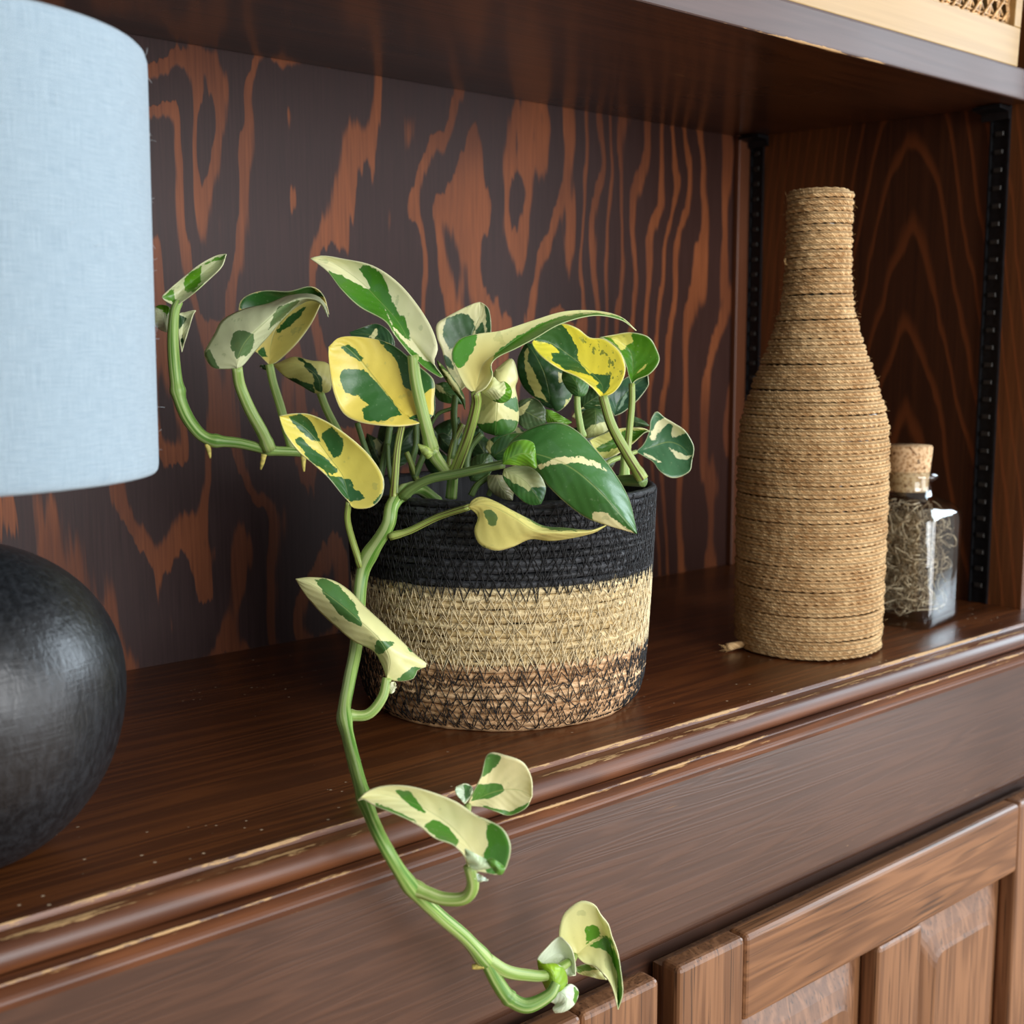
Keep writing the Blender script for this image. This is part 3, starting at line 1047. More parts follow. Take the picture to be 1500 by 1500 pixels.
while x < cx1:
    for dx in (-0.0012, 0.0012):
        n = 14
        zq = np.linspace(cz0, cz1, n)
        paths.append((np.stack([np.full(n, x + dx), yc + 0.0006 * np.cos(np.arange(n) * PI), zq], -1), 0.00075))
    x += cp
z = cz0 + 0.003
while z < cz1:
    for dz_ in (-0.0012, 0.0012):
        n = 62
        xq = np.linspace(cx0, cx1, n)
        paths.append((np.stack([xq, yc - 0.0006 * np.cos(np.arange(n) * PI), np.full(n, z + dz_)], -1), 0.00075))
    z += cp
for sgn in (1, -1):
    c = cx0 - (cz1 - cz0) - 0.02
    while c < cx1 + (cz1 - cz0):
        # line x = c + sgn*(z-cz0)
        pts = []
        for q in np.linspace(0, 1, 24):
            zq = cz0 + (cz1 - cz0) * q
            xq = c + sgn * (zq - cz0)
            if cx0 <= xq <= cx1:
                pts.append((xq, yc - 0.0011 * sgn, zq))
        if len(pts) > 2:
            paths.append((np.array(pts), 0.00095))
        c += cp
fo = tubes('cane_webbing', paths, M_CANE, BOX, 5)
fo['label'] = 'open octagonal woven cane'
fo['kind'] = 'stuff'

# ------------------------------------------------------------------ pothos
PL = empty('trailing_pothos', (BK[0], BK[1], 0.0035),
           'variegated green, cream and yellow pothos trailing out of the striped basket', 'plant')
# where each sketch frame sits: origin and step
FR = {1: (200, 340, 0.3, 0.3), 2: (600, 400, 0.3, 0.3), 3: (400, 700, .366667, .366667), 4: (450, 1050, 1 / 3, 1 / 3),
      5: (640, 440, .133333, .133333), 6: (820, 470, .166667, .166667), 7: (520, 560, .16, .16),
      8: (220, 360, .106667, .106667), 9: (760, 1300, .133333, .133333), 10: (640, 1090, .14665, .14665), 0: (0, 0, 1, 1)}


def conv(fr, pts):
    ox, oy, sx, sy = FR[fr]
    return np.array([(ox + p[0] * sx, oy + p[1] * sy) + tuple(p[2:]) for p in pts], float)


def leaf_mat():
    t = NT('pothos_leaf')
    co = t.coord()
    g = t.attr('green')
    sp = t.attr('speckle')
    rag = t.noise(co, 330.0, 4.0, 0.65)
    rag2 = t.noise(co, 110.0, 2.0)
    gg = t.math('ADD', g, t.math('ADD', t.math('MULTIPLY', t.math('SUBTRACT', rag, 0.5), 9.0), t.math('MULTIPLY', t.math('SUBTRACT', rag2, 0.5), 6.0)))
    m = t.ramp(gg, -0.5, 0.5)
    spk = t.math('MULTIPLY', t.ramp(t.noise(t.scale(co, (1.6, 1.6, 1.0)), 300.0, 2.0), 0.585, 0.62), sp)
    m = t.math('MAXIMUM', m, t.math('MULTIPLY', spk, 0.7))
    cream = t.attr('cream', 'Color')
    green = t.attr('leafgreen', 'Color')
    mott = t.noise(co, 70.0, 2.0)
    mott2 = t.noise(co, 500.0, 2.0)
    green2 = t.mix(t.ramp(mott, 0.50, 0.56), green, lin(86, 132, 84))
    green = t.mix(0.28, green, green2)
    green = t.mix(t.math('MULTIPLY', t.ramp(mott2, 0.62, 0.75), 0.35), green, lin(150, 178, 130))
    # flecks of grey green inside the pale zone
    fl_ = t.ramp(t.noise(co, 130.0, 3.0), 0.63, 0.67)
    cream2 = t.mix(t.math('MULTIPLY', fl_, 0.3), cream, lin(150, 170, 110))
    base_ = t.attr('basal')
    cream2 = t.mix(t.math('MULTIPLY', base_, 0.55), cream2, lin(232, 206, 62))
    col = t.mix(m, cream2, green)
    u, v, _ = t.xyz(t.coord('UV'))
    au = t.math('ABSOLUTE', u)
    rib = t.ramp(au, 0.035, 0.008)
    col = t.mix(t.math('MULTIPLY', rib, 0.35), col, lin(176, 196, 110))
    edge = t.ramp(au, 0.965, 0.995)
    col = t.mix(t.math('MULTIPLY', edge, 0.6), col, lin(226, 226, 180))
    vein = t.math('SINE', t.math('MULTIPLY', t.math('SUBTRACT', v, t.math('MULTIPLY', au, 0.30)), 52.0))
    h = t.math('ADD', t.math('MULTIPLY', vein, 0.30), t.math('ADD', t.math('MULTIPLY', rib, -1.5), t.math('MULTIPLY', t.noise(co, 260.0, 2.0), 0.8)))
    nrm = t.bump(h, 0.35, 0.0005)
    t.set(col, t.math('MULTIPLY_ADD', mott2, 0.15, 0.28), 0.1, 0.2, 0.5)
    tr = t.n('ShaderNodeBsdfTranslucent')
    t.put(tr.inputs[0], col)
    mx = t.n('ShaderNodeMixShader')
    mx.inputs[0].default_value = 0.22
    t.t.links.new(t.b.outputs[0], mx.inputs[1])
    t.t.links.new(tr.outputs[0], mx.inputs[2])
    t.t.links.new(mx.outputs[0], t.out.inputs[0])
    return t.m


def stem_mat(name, a, b, stripe):
    t = NT(name)
    u, v, _ = t.xyz(t.coord('UV'))
    n = t.noise(t.comb(t.math('MULTIPLY', u, 11.0), t.math('MULTIPLY', v, 16.0), 0.0), 1.0, 3.0, 0.6)
    n2 = t.noise(t.coord(), 90.0, 2.0)
    col = t.mix(t.ramp(n, 0.38, 0.62), lin(*a), lin(*b))
    n3 = t.noise(t.comb(t.math('MULTIPLY', u, 9.0), t.math('MULTIPLY', v, 5.0), 4.0), 1.0, 2.0)
    col = t.mix(t.math('MULTIPLY', t.ramp(n3, 0.50, 0.55), stripe[3]), col, lin(*stripe[:3]))
    t.bump(n, 0.4, 0.0005)
    return t.set(col, 0.42, spec=0.45)


M_LEAF = leaf_mat()
M_STEM = stem_mat('vine_green', (82, 128, 44), (150, 180, 96), (196, 208, 150, 0.5))
M_PET = stem_mat('petiole_green', (120, 152, 66), (170, 190, 112), (205, 212, 160, 0.4))
M_PETB = stem_mat('petiole_sheathed', (126, 150, 62), (168, 182, 100), (74, 48, 32, 0.9))
M_PETD = stem_mat('petiole_dark', (78, 108, 54), (118, 142, 80), (60, 70, 36, 0.5))
M_NODE = plain('node_green', (166, 186, 96), 0.5, nscale=300)
M_ROOT = plain('aerial_root', (190, 176, 92), 0.6, nscale=300)
M_SOIL = plain('potting_soil', (38, 27, 20), 0.95, nscale=300, namp=0.5, bump=0.9, bscale=420, bdist=0.003)
M_POT = plain('nursery_pot_plastic', (34, 42, 58), 0.45)


def sdf(poly, P):
    """signed distance to a polygon, positive inside"""
    poly = np.asarray(poly, float)
    d = np.full(len(P), 1e9)
    ins = np.zeros(len(P), bool)
    for i in range(len(poly)):
        a, b = poly[i], poly[(i + 1) % len(poly)]
        e = b - a
        w = P - a
        t = np.clip((w @ e) / (e @ e + 1e-9), 0, 1)
        d = np.minimum(d, np.linalg.norm(w - t[:, None] * e, axis=1))
        c = (a[1] > P[:, 1]) != (b[1] > P[:, 1])
        with np.errstate(divide='ignore', invalid='ignore'):
            xi = (b[0] - a[0]) * (P[:, 1] - a[1]) / (b[1] - a[1]) + a[0]
        ins ^= c & (P[:, 0] < xi)
    return np.where(ins, d, -d)


CREAM, YEL, PALE = (226, 220, 160), (232, 208, 96), (208, 212, 168)
GRN, BRT, DRK, TEAL = (44, 104, 46), (84, 152, 34), (32, 74, 40), (70, 124, 100)
NU, NV = 25, 48
leaf_no = [0]


def leaf(fr, base, tip, L, R, M=None, d=0.6, green=(), pale=(), cream=CREAM, grn=GRN, inv=False,
         b=0.0, t=0.0, l=0.0, m=0.0, r=0.0, speck=None, basal=0.5, pet=None, pr=0.0026, pmat=None, pd=None, label=None, fold=0.5, ruf=0.0012):
    """one leaf lofted over left edge, midrib and right edge. b/t/l/m/r: how far base, tip, left edge, midrib
    and right edge come forward (metres). green: green zones; inv: pale zones on a green blade instead"""
    lp = conv(fr, [base] + list(L) + [tip])
    rp = conv(fr, [base] + list(R) + [tip])
    Lc, Rc = catmull(lp, NV), catmull(rp, NV)
    Mc = catmull(conv(fr, [base] + list(M) + [tip]), NV) if M else None
    if Mc is None:
        Mc = (Lc + Rc) / 2
    tt = np.linspace(0, 1, NV)
    us = np.linspace(-1, 1, NU)
    seed = leaf_no[0]
    leaf_no[0] += 1
    rg = np.random.default_rng(100 + seed)
    XY = np.zeros((NV, NU, 2))
    OF = np.zeros((NV, NU))
    bell = np.sin(PI * np.clip(tt, 0.02, 0.98)) ** 0.7
    ph = rg.uniform(0, 6.3, 2)
    for j, u in enumerate(us):
        side = Lc if u < 0 else Rc
        a = abs(u)
        lin_ = Mc * (1 - a) + side * a
        qd = Lc * (u * (u - 1) / 2) + Mc * (1 - u * u) + Rc * (u * (u + 1) / 2)
        XY[:, j] = lin_ * (1 - fold * 0.5) + qd * fold * 0.5
        eo = l if u < 0 else r
        w = a ** 1.5
        OF[:, j] = b * (1 - tt) + t * tt + bell * (m * (1 - w) + eo * w)
        OF[:, j] += ruf * w * np.sin(tt * 13 + ph[0 if u < 0 else 1]) * bell
    P2 = XY.reshape(-1, 2)
    dd = d - OF.reshape(-1)
    V = CAM + dd[:, None] * (FWD + np.outer((P2[:, 0] - 750) / FPX, RGT) + np.outer((750 - P2[:, 1]) / FPX, UPV))
    V[:, 2] = np.maximum(V[:, 2], 0.0004) if min(P2[:, 1]) < 1000 else V[:, 2]
    g = np.full(len(P2), -30.0)
    for poly in (pale if inv else green):
        g = np.maximum(g, sdf(conv(fr, poly), P2))
    if inv:
        g = -g
    g = np.clip(g, -25, 25)
    uv = np.stack([np.tile(us, NV), np.repeat(tt, NU)], -1)
    cc = [min(0.92, c * k_) for c, k_ in zip(lin(*cream), (1.2, 1.22, 1.25, 1))]
    gc = [c * k_ for c, k_ in zip(lin(*grn), (1.5, 1.15, 1.0, 1))]
    bas = np.repeat(np.exp(-((tt - 0.12) / 0.28) ** 2), NU) * np.tile(1 - np.abs(us) ** 2, NV) * basal
    o = mesh_obj('leaf', V, grid_faces(NV, NU), M_LEAF, PL, uvs=uv,
                 attrs={'green': g, 'speckle': np.clip(sdf(conv(fr, speck), P2) / 6, 0, 1) if speck else np.zeros(len(V)), 'basal': bas}, cols={'cream': cc, 'leafgreen': gc})
    md = o.modifiers.new('thickness', 'SOLIDIFY')
    md.thickness = 0.0005
    md.offset = 0
    if label:
        o['label'] = label
    if pet:
        q = conv(fr, pet)
        if pd is None:
            dl = np.linspace(d - b + .0005, d + 0.006, len(q))
        else:
            dl = np.array(pd) if len(pd) == len(q) else np.linspace(pd[0], pd[-1], len(q))
        Q = np.array([at(x, y, dv) for (x, y), dv in zip(q, dl)])
        c = catmull(Q, 22)
        rr = np.linspace(pr * 0.85, pr, 22)
        rr[-3:] *= 1.15
        v, f, uv = tube_data(c, rr, 10)
        mesh_obj('petiole', v, f, pmat or M_PET, o, uvs=uv)
    return o


def stem(name, fr, pts, rad, mat=None, n=60, nodes=(), k=12, label=None):
    """pts: (x, y, depth) per point"""
    q = conv(fr, pts)
    Q = np.array([at(x, y, dv) for x, y, dv in q])
    c = catmull(Q, n)
    rr = np.interp(np.linspace(0, 1, n), np.linspace(0, 1, len(rad)), rad)
    for f in nodes:
        rr = rr * (1 + 0.28 * np.exp(-((np.linspace(0, 1, n) - f) / 0.016) ** 2))
    v, f, uv = tube_data(c, rr, k)
    o = mesh_obj(name, v, f, mat or M_STEM, PL, uvs=uv)
    if label:
        o['label'] = label
    return o, c


# pot and soil inside the basket
lathe('nursery_pot', [(0.0001, 0.0040), (0.058, 0.0040), (0.0700, 0.0930), (0.0725, 0.0930), (0.0725, 0.0980), (0.0690, 0.0980), (0.0680, 0.088)], BK, M_POT, PL, 48)
lathe('soil', [(0.0682, 0.090), (0.060, 0.0945), (0.035, 0.0970), (0.0001, 0.0985)], BK, M_SOIL, PL, 48)

# ---- main hanging vine
stem('vine', 0, [(640, 735, .655), (612, 715, .630), (590, 722, .604), (574, 742, .592), (568, 770, .590), (540, 815, .600), (529, 850, .602), (525, 900, .598),
                 (521, 950, .590), (511, 1000, .577), (504, 1045, .562), (511, 1085, .544), (525, 1140, .508), (541, 1190, .482), (562, 1236, .464),
                 (600, 1297, .472), (640, 1338, .488), (680, 1372, .500), (712, 1408, .510)],
     [.0034, .0034, .0034, .0033, .0030, .0029, .0028, .0026, .0027, .0029], n=150, nodes=(.14, .26, .50, .69, .83, .99), k=14,
     label='long green vine hanging over the ledge')
stem('vine', 0, [(712, 1408, .510), (728, 1438, .513), (746, 1462, .515), (772, 1473, .516), (804, 1458, .518), (815, 1440, .520)],
     [.0028, .0032, .0032, .0022], n=40, nodes=(.45,))
stem('vine', 0, [(712, 1405, .510), (740, 1422, .514), (770, 1428, .520), (800, 1428, .526), (835, 1408, .538), (842, 1400, .5425)],
     [.0030, .0026, .0024, .0015], mat=M_PET, n=40)
# ---- branch reaching out on the left
stem('vine', 1, [(1100, 1180, .668), (960, 1110, .662), (800, 1075, .655), (660, 1066, .648), (500, 1030, .642), (350, 1010, .636), (270, 940, .633),
                 (215, 830, .631), (190, 700, .630), (178, 540, .630), (184, 400, .631), (205, 340, .633)],
     [.0026, .0026, .0026, .0027, .0030, .0034, .0033, .0030, .0024], n=110, nodes=(.33, .50, .71), k=14,
     label='vine branch reaching out towards the lamp')
for q in (((345, 1035), (355, 1075), (360, 1105)), ((622, 1085), (614, 1125), (606, 1160)), ((815, 1085), (815, 1130), (818, 1170))):
    stem('aerial_root', 1, [(x, y, .636 + i * .0005) for i, (x, y) in enumerate(q)], [.0016, .0013, .0005], mat=M_ROOT, n=10, k=7)
stem('aerial_root', 4, [(775, 1090, .508), (750, 1096, .508), (724, 1098, .508)], [.0016, .0014, .0010], mat=M_ROOT, n=8, k=7)

# ---- leaves, left branch
leaf(8, (345, 835), (1045, 115), [(165, 720), (240, 620), (450, 440), (680, 260), (900, 140)], [(400, 800), (600, 650), (800, 470), (980, 290)],
     [(370, 700), (500, 560), (720, 380), (900, 230)], d=.631, cream=PALE, grn=BRT, basal=.1, m=-.004, l=.002, r=.004,
     green=[[(165, 720), (250, 640), (320, 600), (355, 800), (290, 760)], [(450, 500), (560, 350), (700, 280), (700, 500), (600, 640), (470, 640)],
            [(750, 250), (900, 150), (1040, 120), (990, 210), (850, 220)], [(400, 840), (600, 640), (820, 440), (700, 580), (450, 820)]])
leaf(8, (255, 1190), (20, 900), [(150, 1160), (60, 1080), (20, 1000)], [(268, 1000), (262, 850), (150, 815), (60, 850)], d=.640, cream=PALE, grn=BRT, basal=0,
     m=.004, green=[[(85, 840), (150, 800), (290, 820), (235, 1000), (170, 900)]])
leaf(8, (435, 1460), (625, 890), [(385, 1150), (395, 945), (480, 915), (565, 895)], [(470, 1330), (530, 1150), (585, 960)], d=.642, cream=PALE, grn=DRK, basal=0.2,
     m=-.003, green=[[(380, 955), (515, 1000), (395, 1150)], [(415, 1300), (450, 1230), (468, 1320), (440, 1380)]])
leaf(1, (490, 665), (936, 415), [(430, 668), (370, 660), (332, 600), (345, 560), (380, 500), (420, 430), (520, 378), (640, 350), (740, 312), (850, 303), (912, 338)],
     [(520, 650), (570, 590), (650, 500), (690, 450), (760, 380), (840, 335), (900, 352)], [(500, 600), (545, 520), (640, 430), (720, 360), (820, 322), (900, 345)],
     d=.628, cream=PALE, grn=(92, 128, 84), basal=.1, m=.008, l=-.004, r=-.006, b=.002, t=-.004,
     green=[[(332, 600), (350, 560), (372, 610), (410, 672), (360, 662)], [(470, 490), (510, 475), (575, 500), (570, 560), (540, 600), (490, 620), (460, 560)],
            [(690, 370), (800, 325), (780, 350), (700, 430), (640, 480), (665, 410)]],
     pet=[(490, 660), (505, 750), (555, 870), (615, 980), (648, 1062)], pr=.0034, pd=[.628, .646], label='broad leaf showing its pale underside')
leaf(1, (648, 648), (939, 402), [(600, 600), (560, 560), (520, 470), (498, 370), (530, 315), (620, 286), (740, 290), (850, 266), (912, 310)],
     [(690, 630), (780, 545), (850, 450), (890, 370), (905, 340), (928, 360)], [(655, 560), (680, 480), (740, 400), (820, 330), (900, 308)],
     d=.648, cream=(226, 212, 124), grn=GRN, basal=.3, m=-.006, l=.002, r=.004,
     green=[[(498, 370), (530, 310), (620, 280), (740, 280), (850, 258), (920, 310), (860, 325), (760, 330), (690, 380), (600, 380)],
            [(840, 360), (760, 400), (690, 470), (680, 500), (740, 470), (810, 400)], [(580, 590), (620, 560), (640, 610), (610, 612)]],
     pet=[(648, 645), (668, 740), (705, 860), (742, 1000), (770, 1070)], pr=.0027, pd=[.648, .655])
leaf(1, (897, 790), (670, 648), [(860, 782), (800, 748), (730, 708), (690, 672)], [(945, 772), (952, 700), (930, 640), (850, 628), (770, 610), (700, 635)],
     [(890, 720), (850, 675), (770, 645)], d=.662, cream=(206, 200, 124), grn=DRK, basal=0.1, m=.005,
     green=[[(700, 695), (860, 745), (870, 790), (790, 765)], [(780, 612), (850, 640), (905, 720), (905, 785), (870, 760), (860, 690)]],
     pet=[(897, 785), (925, 860), (970, 950), (1040, 1080)], pr=.0026, pd=[.662, .668])
leaf(1, (600, 655), (655, 680), [(610, 648), (635, 652)], [(620, 670), (640, 680)], d=.664, grn=DRK, inv=True, basal=0)

# ---- leaves, front left of the crown
leaf(1, (1325, 912), (938, 560), [(1385, 932), (1300, 948), (1200, 945), (1090, 928), (1010, 885), (965, 790), (945, 690), (937, 610)],
     [(1440, 905), (1452, 820), (1450, 720), (1360, 640), (1280, 570), (1200, 530), (1080, 510), (990, 515)],
     [(1250, 830), (1150, 700), (1080, 610), (1010, 555)], d=.606, cream=YEL, basal=.9, m=-.004, l=.003, r=-.004, t=.004,
     green=[[(1000, 560), (1030, 545), (1075, 575), (1112, 632), (1090, 628), (1030, 600)],
            [(990, 700), (1020, 668), (1110, 670), (1150, 710), (1200, 760), (1260, 840), (1292, 892), (1180, 928), (1108, 918), (1102, 862), (1140, 850), (1080, 802), (1010, 782)],
            [(1180, 520), (1290, 570), (1400, 650), (1480, 760), (1440, 762), (1390, 800), (1310, 762), (1298, 720), (1265, 610), (1225, 580)],
            [(1320, 912), (1400, 880), (1465, 900), (1400, 940)]],
     pet=[(1300, 925), (1275, 1050), (1262, 1200), (1255, 1300)], pr=.0020, pmat=M_PETB, pd=[.608, .594], label='large yellow leaf with a green heart')
leaf(1, (1345, 605), (850, 128), [(1325, 585), (1262, 505), (1210, 432), (1090, 365), (1000, 280), (932, 192)],
     [(1420, 672), (1502, 716), (1452, 640), (1470, 560), (1420, 430), (1300, 270), (1160, 168), (1000, 130), (910, 116)],
     [(1320, 520), (1270, 430), (1180, 330), (1090, 240), (960, 152)], d=.598, cream=(232, 226, 180), grn=(66, 136, 40), basal=.1, m=-.006, l=.006, r=.002, t=-.006,
     green=[[(920, 185), (1000, 215), (1090, 265), (1150, 290), (1200, 340), (1230, 420), (1260, 510), (1190, 435), (1080, 368), (990, 280)],
            [(1088, 178), (1120, 158), (1190, 190), (1225, 260), (1245, 330), (1280, 400), (1312, 408), (1338, 535), (1250, 460), (1210, 370), (1150, 290), (1130, 240)],
            [(1250, 485), (1320, 555), (1400, 620), (1450, 640), (1520, 722), (1400, 680), (1320, 605)]],
     pet=[(1350, 600), (1362, 720), (1392, 860), (1420, 975), (1442, 1062)], pr=.0034, pd=[.599, .612], label='tall upright cream leaf with green centre')
leaf(1, (1040, 1320), (698, 898), [(1000, 1278), (930, 1192), (860, 1130), (790, 1070), (730, 990), (705, 930)],
     [(1060, 1348), (1140, 1345), (1195, 1295), (1207, 1210), (1160, 1120), (1080, 1035), (960, 945), (850, 892), (770, 887)],
     [(1010, 1200), (940, 1100), (850, 980), (770, 920)], d=.586, cream=(230, 214, 104), grn=(48, 104, 58), basal=.3, m=-.004, l=.003, r=.004, t=.006,
     green=[[(735, 893), (800, 888), (850, 920), (880, 980), (905, 1032), (830, 1000), (760, 930)], [(905, 985), (950, 948), (1012, 1010), (1000, 1092), (960, 1100), (920, 1040)],
            [(772, 1010), (800, 1002), (860, 1060), (930, 1110), (982, 1172), (930, 1182), (850, 1120)], [(920, 1185), (1000, 1200), (1060, 1240), (1118, 1300), (1050, 1320), (970, 1260)],
            [(1150, 1330), (1200, 1270), (1208, 1190), (1225, 1250), (1180, 1345)], [(1010, 1210), (1050, 1205), (1065, 1240), (1040, 1250)]],
     pet=[(1036, 1316), (1029, 1400), (1052, 1500), (1096, 1632)], pr=.0019, pmat=M_PETB, pd=[.587, .600], label='yellow leaf with green blotches tilting left')
leaf(1, (1250, 600), (1040, 490), [(1200, 590), (1120, 560), (1060, 520)], [(1260, 540), (1230, 480), (1170, 448), (1090, 470)], d=.655, grn=DRK, inv=True,
     pale=[[(1140, 510), (1170, 465), (1180, 500), (1155, 520)]], basal=0)

# ---- leaves, middle of the crown
leaf(5, (250, 1000), (475, 22), [(100, 720), (60, 560), (0, 400), (0, 260), (120, 175), (300, 80), (420, 30)], [(560, 700), (590, 400), (595, 250), (570, 100), (510, 38)],
     [(330, 620), (400, 340), (460, 200), (480, 100)], d=.672, cream=(224, 220, 166), grn=(54, 98, 62), basal=.0, m=-.004, t=-.006,
     green=[[(120, 190), (250, 130), (360, 170), (412, 230), (418, 320), (370, 390), (250, 450), (150, 560), (80, 440), (60, 330)],
            [(520, 40), (590, 90), (610, 350), (550, 350), (540, 200)], [(420, 340), (500, 250), (525, 350), (450, 370)], [(0, 560), (150, 640), (200, 800), (100, 720)]])
leaf(2, (320, 588), (1107, 281), [(275, 558), (232, 480), (204, 400), (240, 325), (330, 298), (450, 280), (600, 232), (750, 188), (900, 183), (1030, 213)],
     [(370, 562), (405, 502), (397, 450), (430, 410), (520, 367), (620, 314), (740, 247), (900, 207), (1030, 228)],
     [(335, 520), (365, 440), (440, 385), (560, 300), (700, 225), (850, 193), (1000, 208)], d=.598, cream=(232, 224, 160), grn=(72, 156, 36), basal=.9,
     m=-.004, l=-.003, r=.010, t=-.01, fold=.2, ruf=.0004,
     green=[[(190, 400), (225, 320), (335, 288), (320, 360), (290, 410), (275, 450), (240, 475)],
            [(392, 465), (420, 385), (490, 335), (560, 290), (640, 246), (740, 213), (900, 192), (1030, 213), (1120, 281), (1030, 240), (900, 222), (740, 262), (620, 330), (500, 395), (420, 450), (405, 505)]],
     pet=[(322, 580), (325, 640), (290, 780), (240, 920), (212, 985)], pr=.0029, pmat=M_PETB, pd=[.598, .624], label='long cream leaf with a curled green edge and drooping tip')
leaf(5, (480, 1000), (822, 1010), [(545, 940), (610, 840), (680, 900), (740, 895), (800, 945)], [(540, 1040), (620, 1100), (720, 1125), (800, 1080)], d=.602, cream=(222, 224, 168), grn=BRT,
     basal=.1, m=.006, green=[[(740, 895), (800, 935), (840, 1010), (810, 1090), (720, 1140), (610, 1100), (680, 1078), (740, 1030), (755, 960)]])
leaf(5, (650, 760), (640, 1482), [(500, 1000), (432, 1200), (428, 1330), (500, 1432)], [(820, 640), (887, 840), (860, 950), (885, 1100), (897, 1300), (850, 1432), (750, 1476)],
     [(670, 950), (660, 1150), (650, 1330)], d=.622, cream=(216, 212, 146), grn=(58, 116, 48), basal=0, m=.008, l=-.002, r=-.004,
     green=[[(420, 1355), (560, 1362), (700, 1310), (800, 1308), (910, 1330), (880, 1460), (640, 1500), (490, 1440)], [(720, 1140), (860, 1050), (910, 1100), (895, 1250), (820, 1200)]])
leaf(2, (945, 607), (598, 338), [(930, 602), (890, 557), (820, 507), (730, 467), (650, 412), (610, 367)],
     [(1000, 580), (1042, 520), (1053, 450), (1020, 375), (950, 322), (880, 315), (820, 270), (745, 246), (680, 270), (620, 310)],
     [(935, 540), (860, 465), (770, 395), (690, 342)], d=.606, cream=(232, 214, 70), grn=(46, 98, 50), basal=.4, m=-.006, l=.006, r=.0, speck=[(820, 300), (950, 330), (1060, 420), (1040, 540), (950, 590), (930, 470), (860, 400)],
     green=[[(600, 325), (680, 262), (745, 248), (790, 310), (820, 370), (830, 440), (862, 492), (770, 420), (690, 350)], [(690, 390), (760, 400), (830, 440), (872, 492), (760, 478), (700, 432)],
            [(860, 490), (980, 500), (975, 560), (950, 592), (900, 552), (940, 540)]],
     pet=[(943, 600), (985, 740), (1060, 880), (1138, 1008)], pr=.0028, pmat=M_PETB, pd=[.606, .610], label='yellow and green leaf with dark flecks')
leaf(2, (1085, 545), (928, 315), [(1070, 500), (1050, 430), (1010, 360), (950, 320)], [(1110, 520), (1175, 490), (1219, 430), (1205, 370), (1165, 312), (1080, 291), (990, 304)],
     [(1090, 450), (1075, 380), (1010, 325)], d=.640, cream=(214, 208, 110), grn=(70, 136, 34), inv=True, basal=0, m=-.006,
     pale=[[(940, 300), (1080, 285), (1095, 330), (1050, 370), (1030, 380), (990, 330)], [(1185, 405), (1150, 462), (1095, 505), (1130, 470)]],
     pet=[(1085, 540), (1085, 640), (1072, 780), (1052, 985)], pr=.0020, pmat=M_PETB, pd=[.641, .640])
leaf(5, (1250, 1135), (980, 468), [(1150, 1110), (1050, 1050), (950, 950), (890, 800), (888, 650), (940, 530)], [(1330, 1220), (1470, 1080), (1482, 900), (1420, 750), (1250, 600), (1100, 500)],
     [(1230, 1000), (1180, 800), (1080, 600)], d=.650, cream=(212, 206, 130), grn=(34, 82, 42), inv=True, basal=0, m=.006,
     pale=[[(960, 560), (1000, 515), (1000, 680), (1050, 740), (1110, 890), (1150, 1000), (1215, 1110), (1080, 1040), (1010, 900), (970, 760)], [(1330, 780), (1420, 830), (1380, 900), (1330, 900)],
           [(1330, 1250), (1420, 1100), (1465, 1070), (1450, 1180), (1380, 1270)]])
leaf(2, (818, 605), (752, 468), [(782, 580), (745, 520)], [(860, 592), (872, 530), (820, 478)], d=.636, grn=(58, 112, 52), inv=True, basal=0, m=.004,
     pet=[(818, 600), (820, 660), (832, 740), (845, 800)], pr=.0020, pd=[.636, .640])
leaf(6, (300, 768), (235, 1032), [(220, 790), (190, 860), (205, 960)], [(400, 800), (442, 900), (420, 962), (320, 1012)], d=.662, cream=(204, 206, 140), grn=(66, 104, 56), inv=True, basal=0,
     m=.004, pale=[[(205, 965), (300, 920), (410, 880), (440, 960), (320, 1022), (225, 1042)]])
leaf(6, (792, 970), (262, 1050), [(720, 943), (560, 943), (450, 968), (330, 1018)], [(740, 985), (640, 1078), (520, 1162), (420, 1207), (365, 1197), (300, 1122)],
     [(640, 1012), (500, 1070), (380, 1100)], d=.652, cream=(216, 214, 130), grn=(70, 128, 36), basal=0, m=-.005,
     green=[[(320, 1120), (420, 1060), (560, 970), (740, 948), (790, 970), (680, 1042), (600, 1072), (540, 1112), (420, 1152), (350, 1162)]])
leaf(6, (670, 1150), (1162, 1215), [(740, 1080), (790, 960), (800, 870), (850, 796), (920, 850), (1000, 898), (1100, 968), (1172, 1090), (1174, 1170)],
     [(740, 1190), (820, 1240), (870, 1312), (960, 1374), (1050, 1374), (1140, 1322), (1157, 1255)], [(800, 1110), (950, 1065), (1050, 1090), (1120, 1150)],
     d=.664, cream=(230, 224, 180), grn=(58, 114, 84), inv=True, basal=0, m=-.005, l=.002, r=.003,
     pale=[[(780, 1040), (795, 970), (860, 885), (930, 842), (1010, 900), (1105, 975), (1060, 1012), (985, 1032), (992, 920), (950, 898), (880, 960), (830, 1042)],
           [(965, 1118), (1050, 1160), (1130, 1190), (1180, 1170), (1130, 1232), (1040, 1222)], [(740, 1168), (850, 1215), (925, 1260), (870, 1255)]],
     pet=[(672, 1150), (560, 1190), (440, 1235), (380, 1290)], pr=.0015, pd=[.664, .650], label='heart-shaped leaf leaning out on the right')
leaf(6, (480, 835), (772, 475), [(430, 740), (420, 650), (500, 560), (620, 480), (740, 453)], [(560, 800), (680, 700), (772, 580), (778, 520)], d=.676, grn=(46, 88, 72), inv=True, basal=0, m=-.004,
     pale=[[(500, 790), (580, 640), (590, 660), (520, 800)]], cream=(150, 178, 150))
leaf(6, (190, 760), (420, 600), [(170, 690), (220, 620), (320, 580)], [(280, 790), (400, 740), (440, 660)], d=.668, grn=(46, 84, 46), inv=True, basal=0, m=.003)
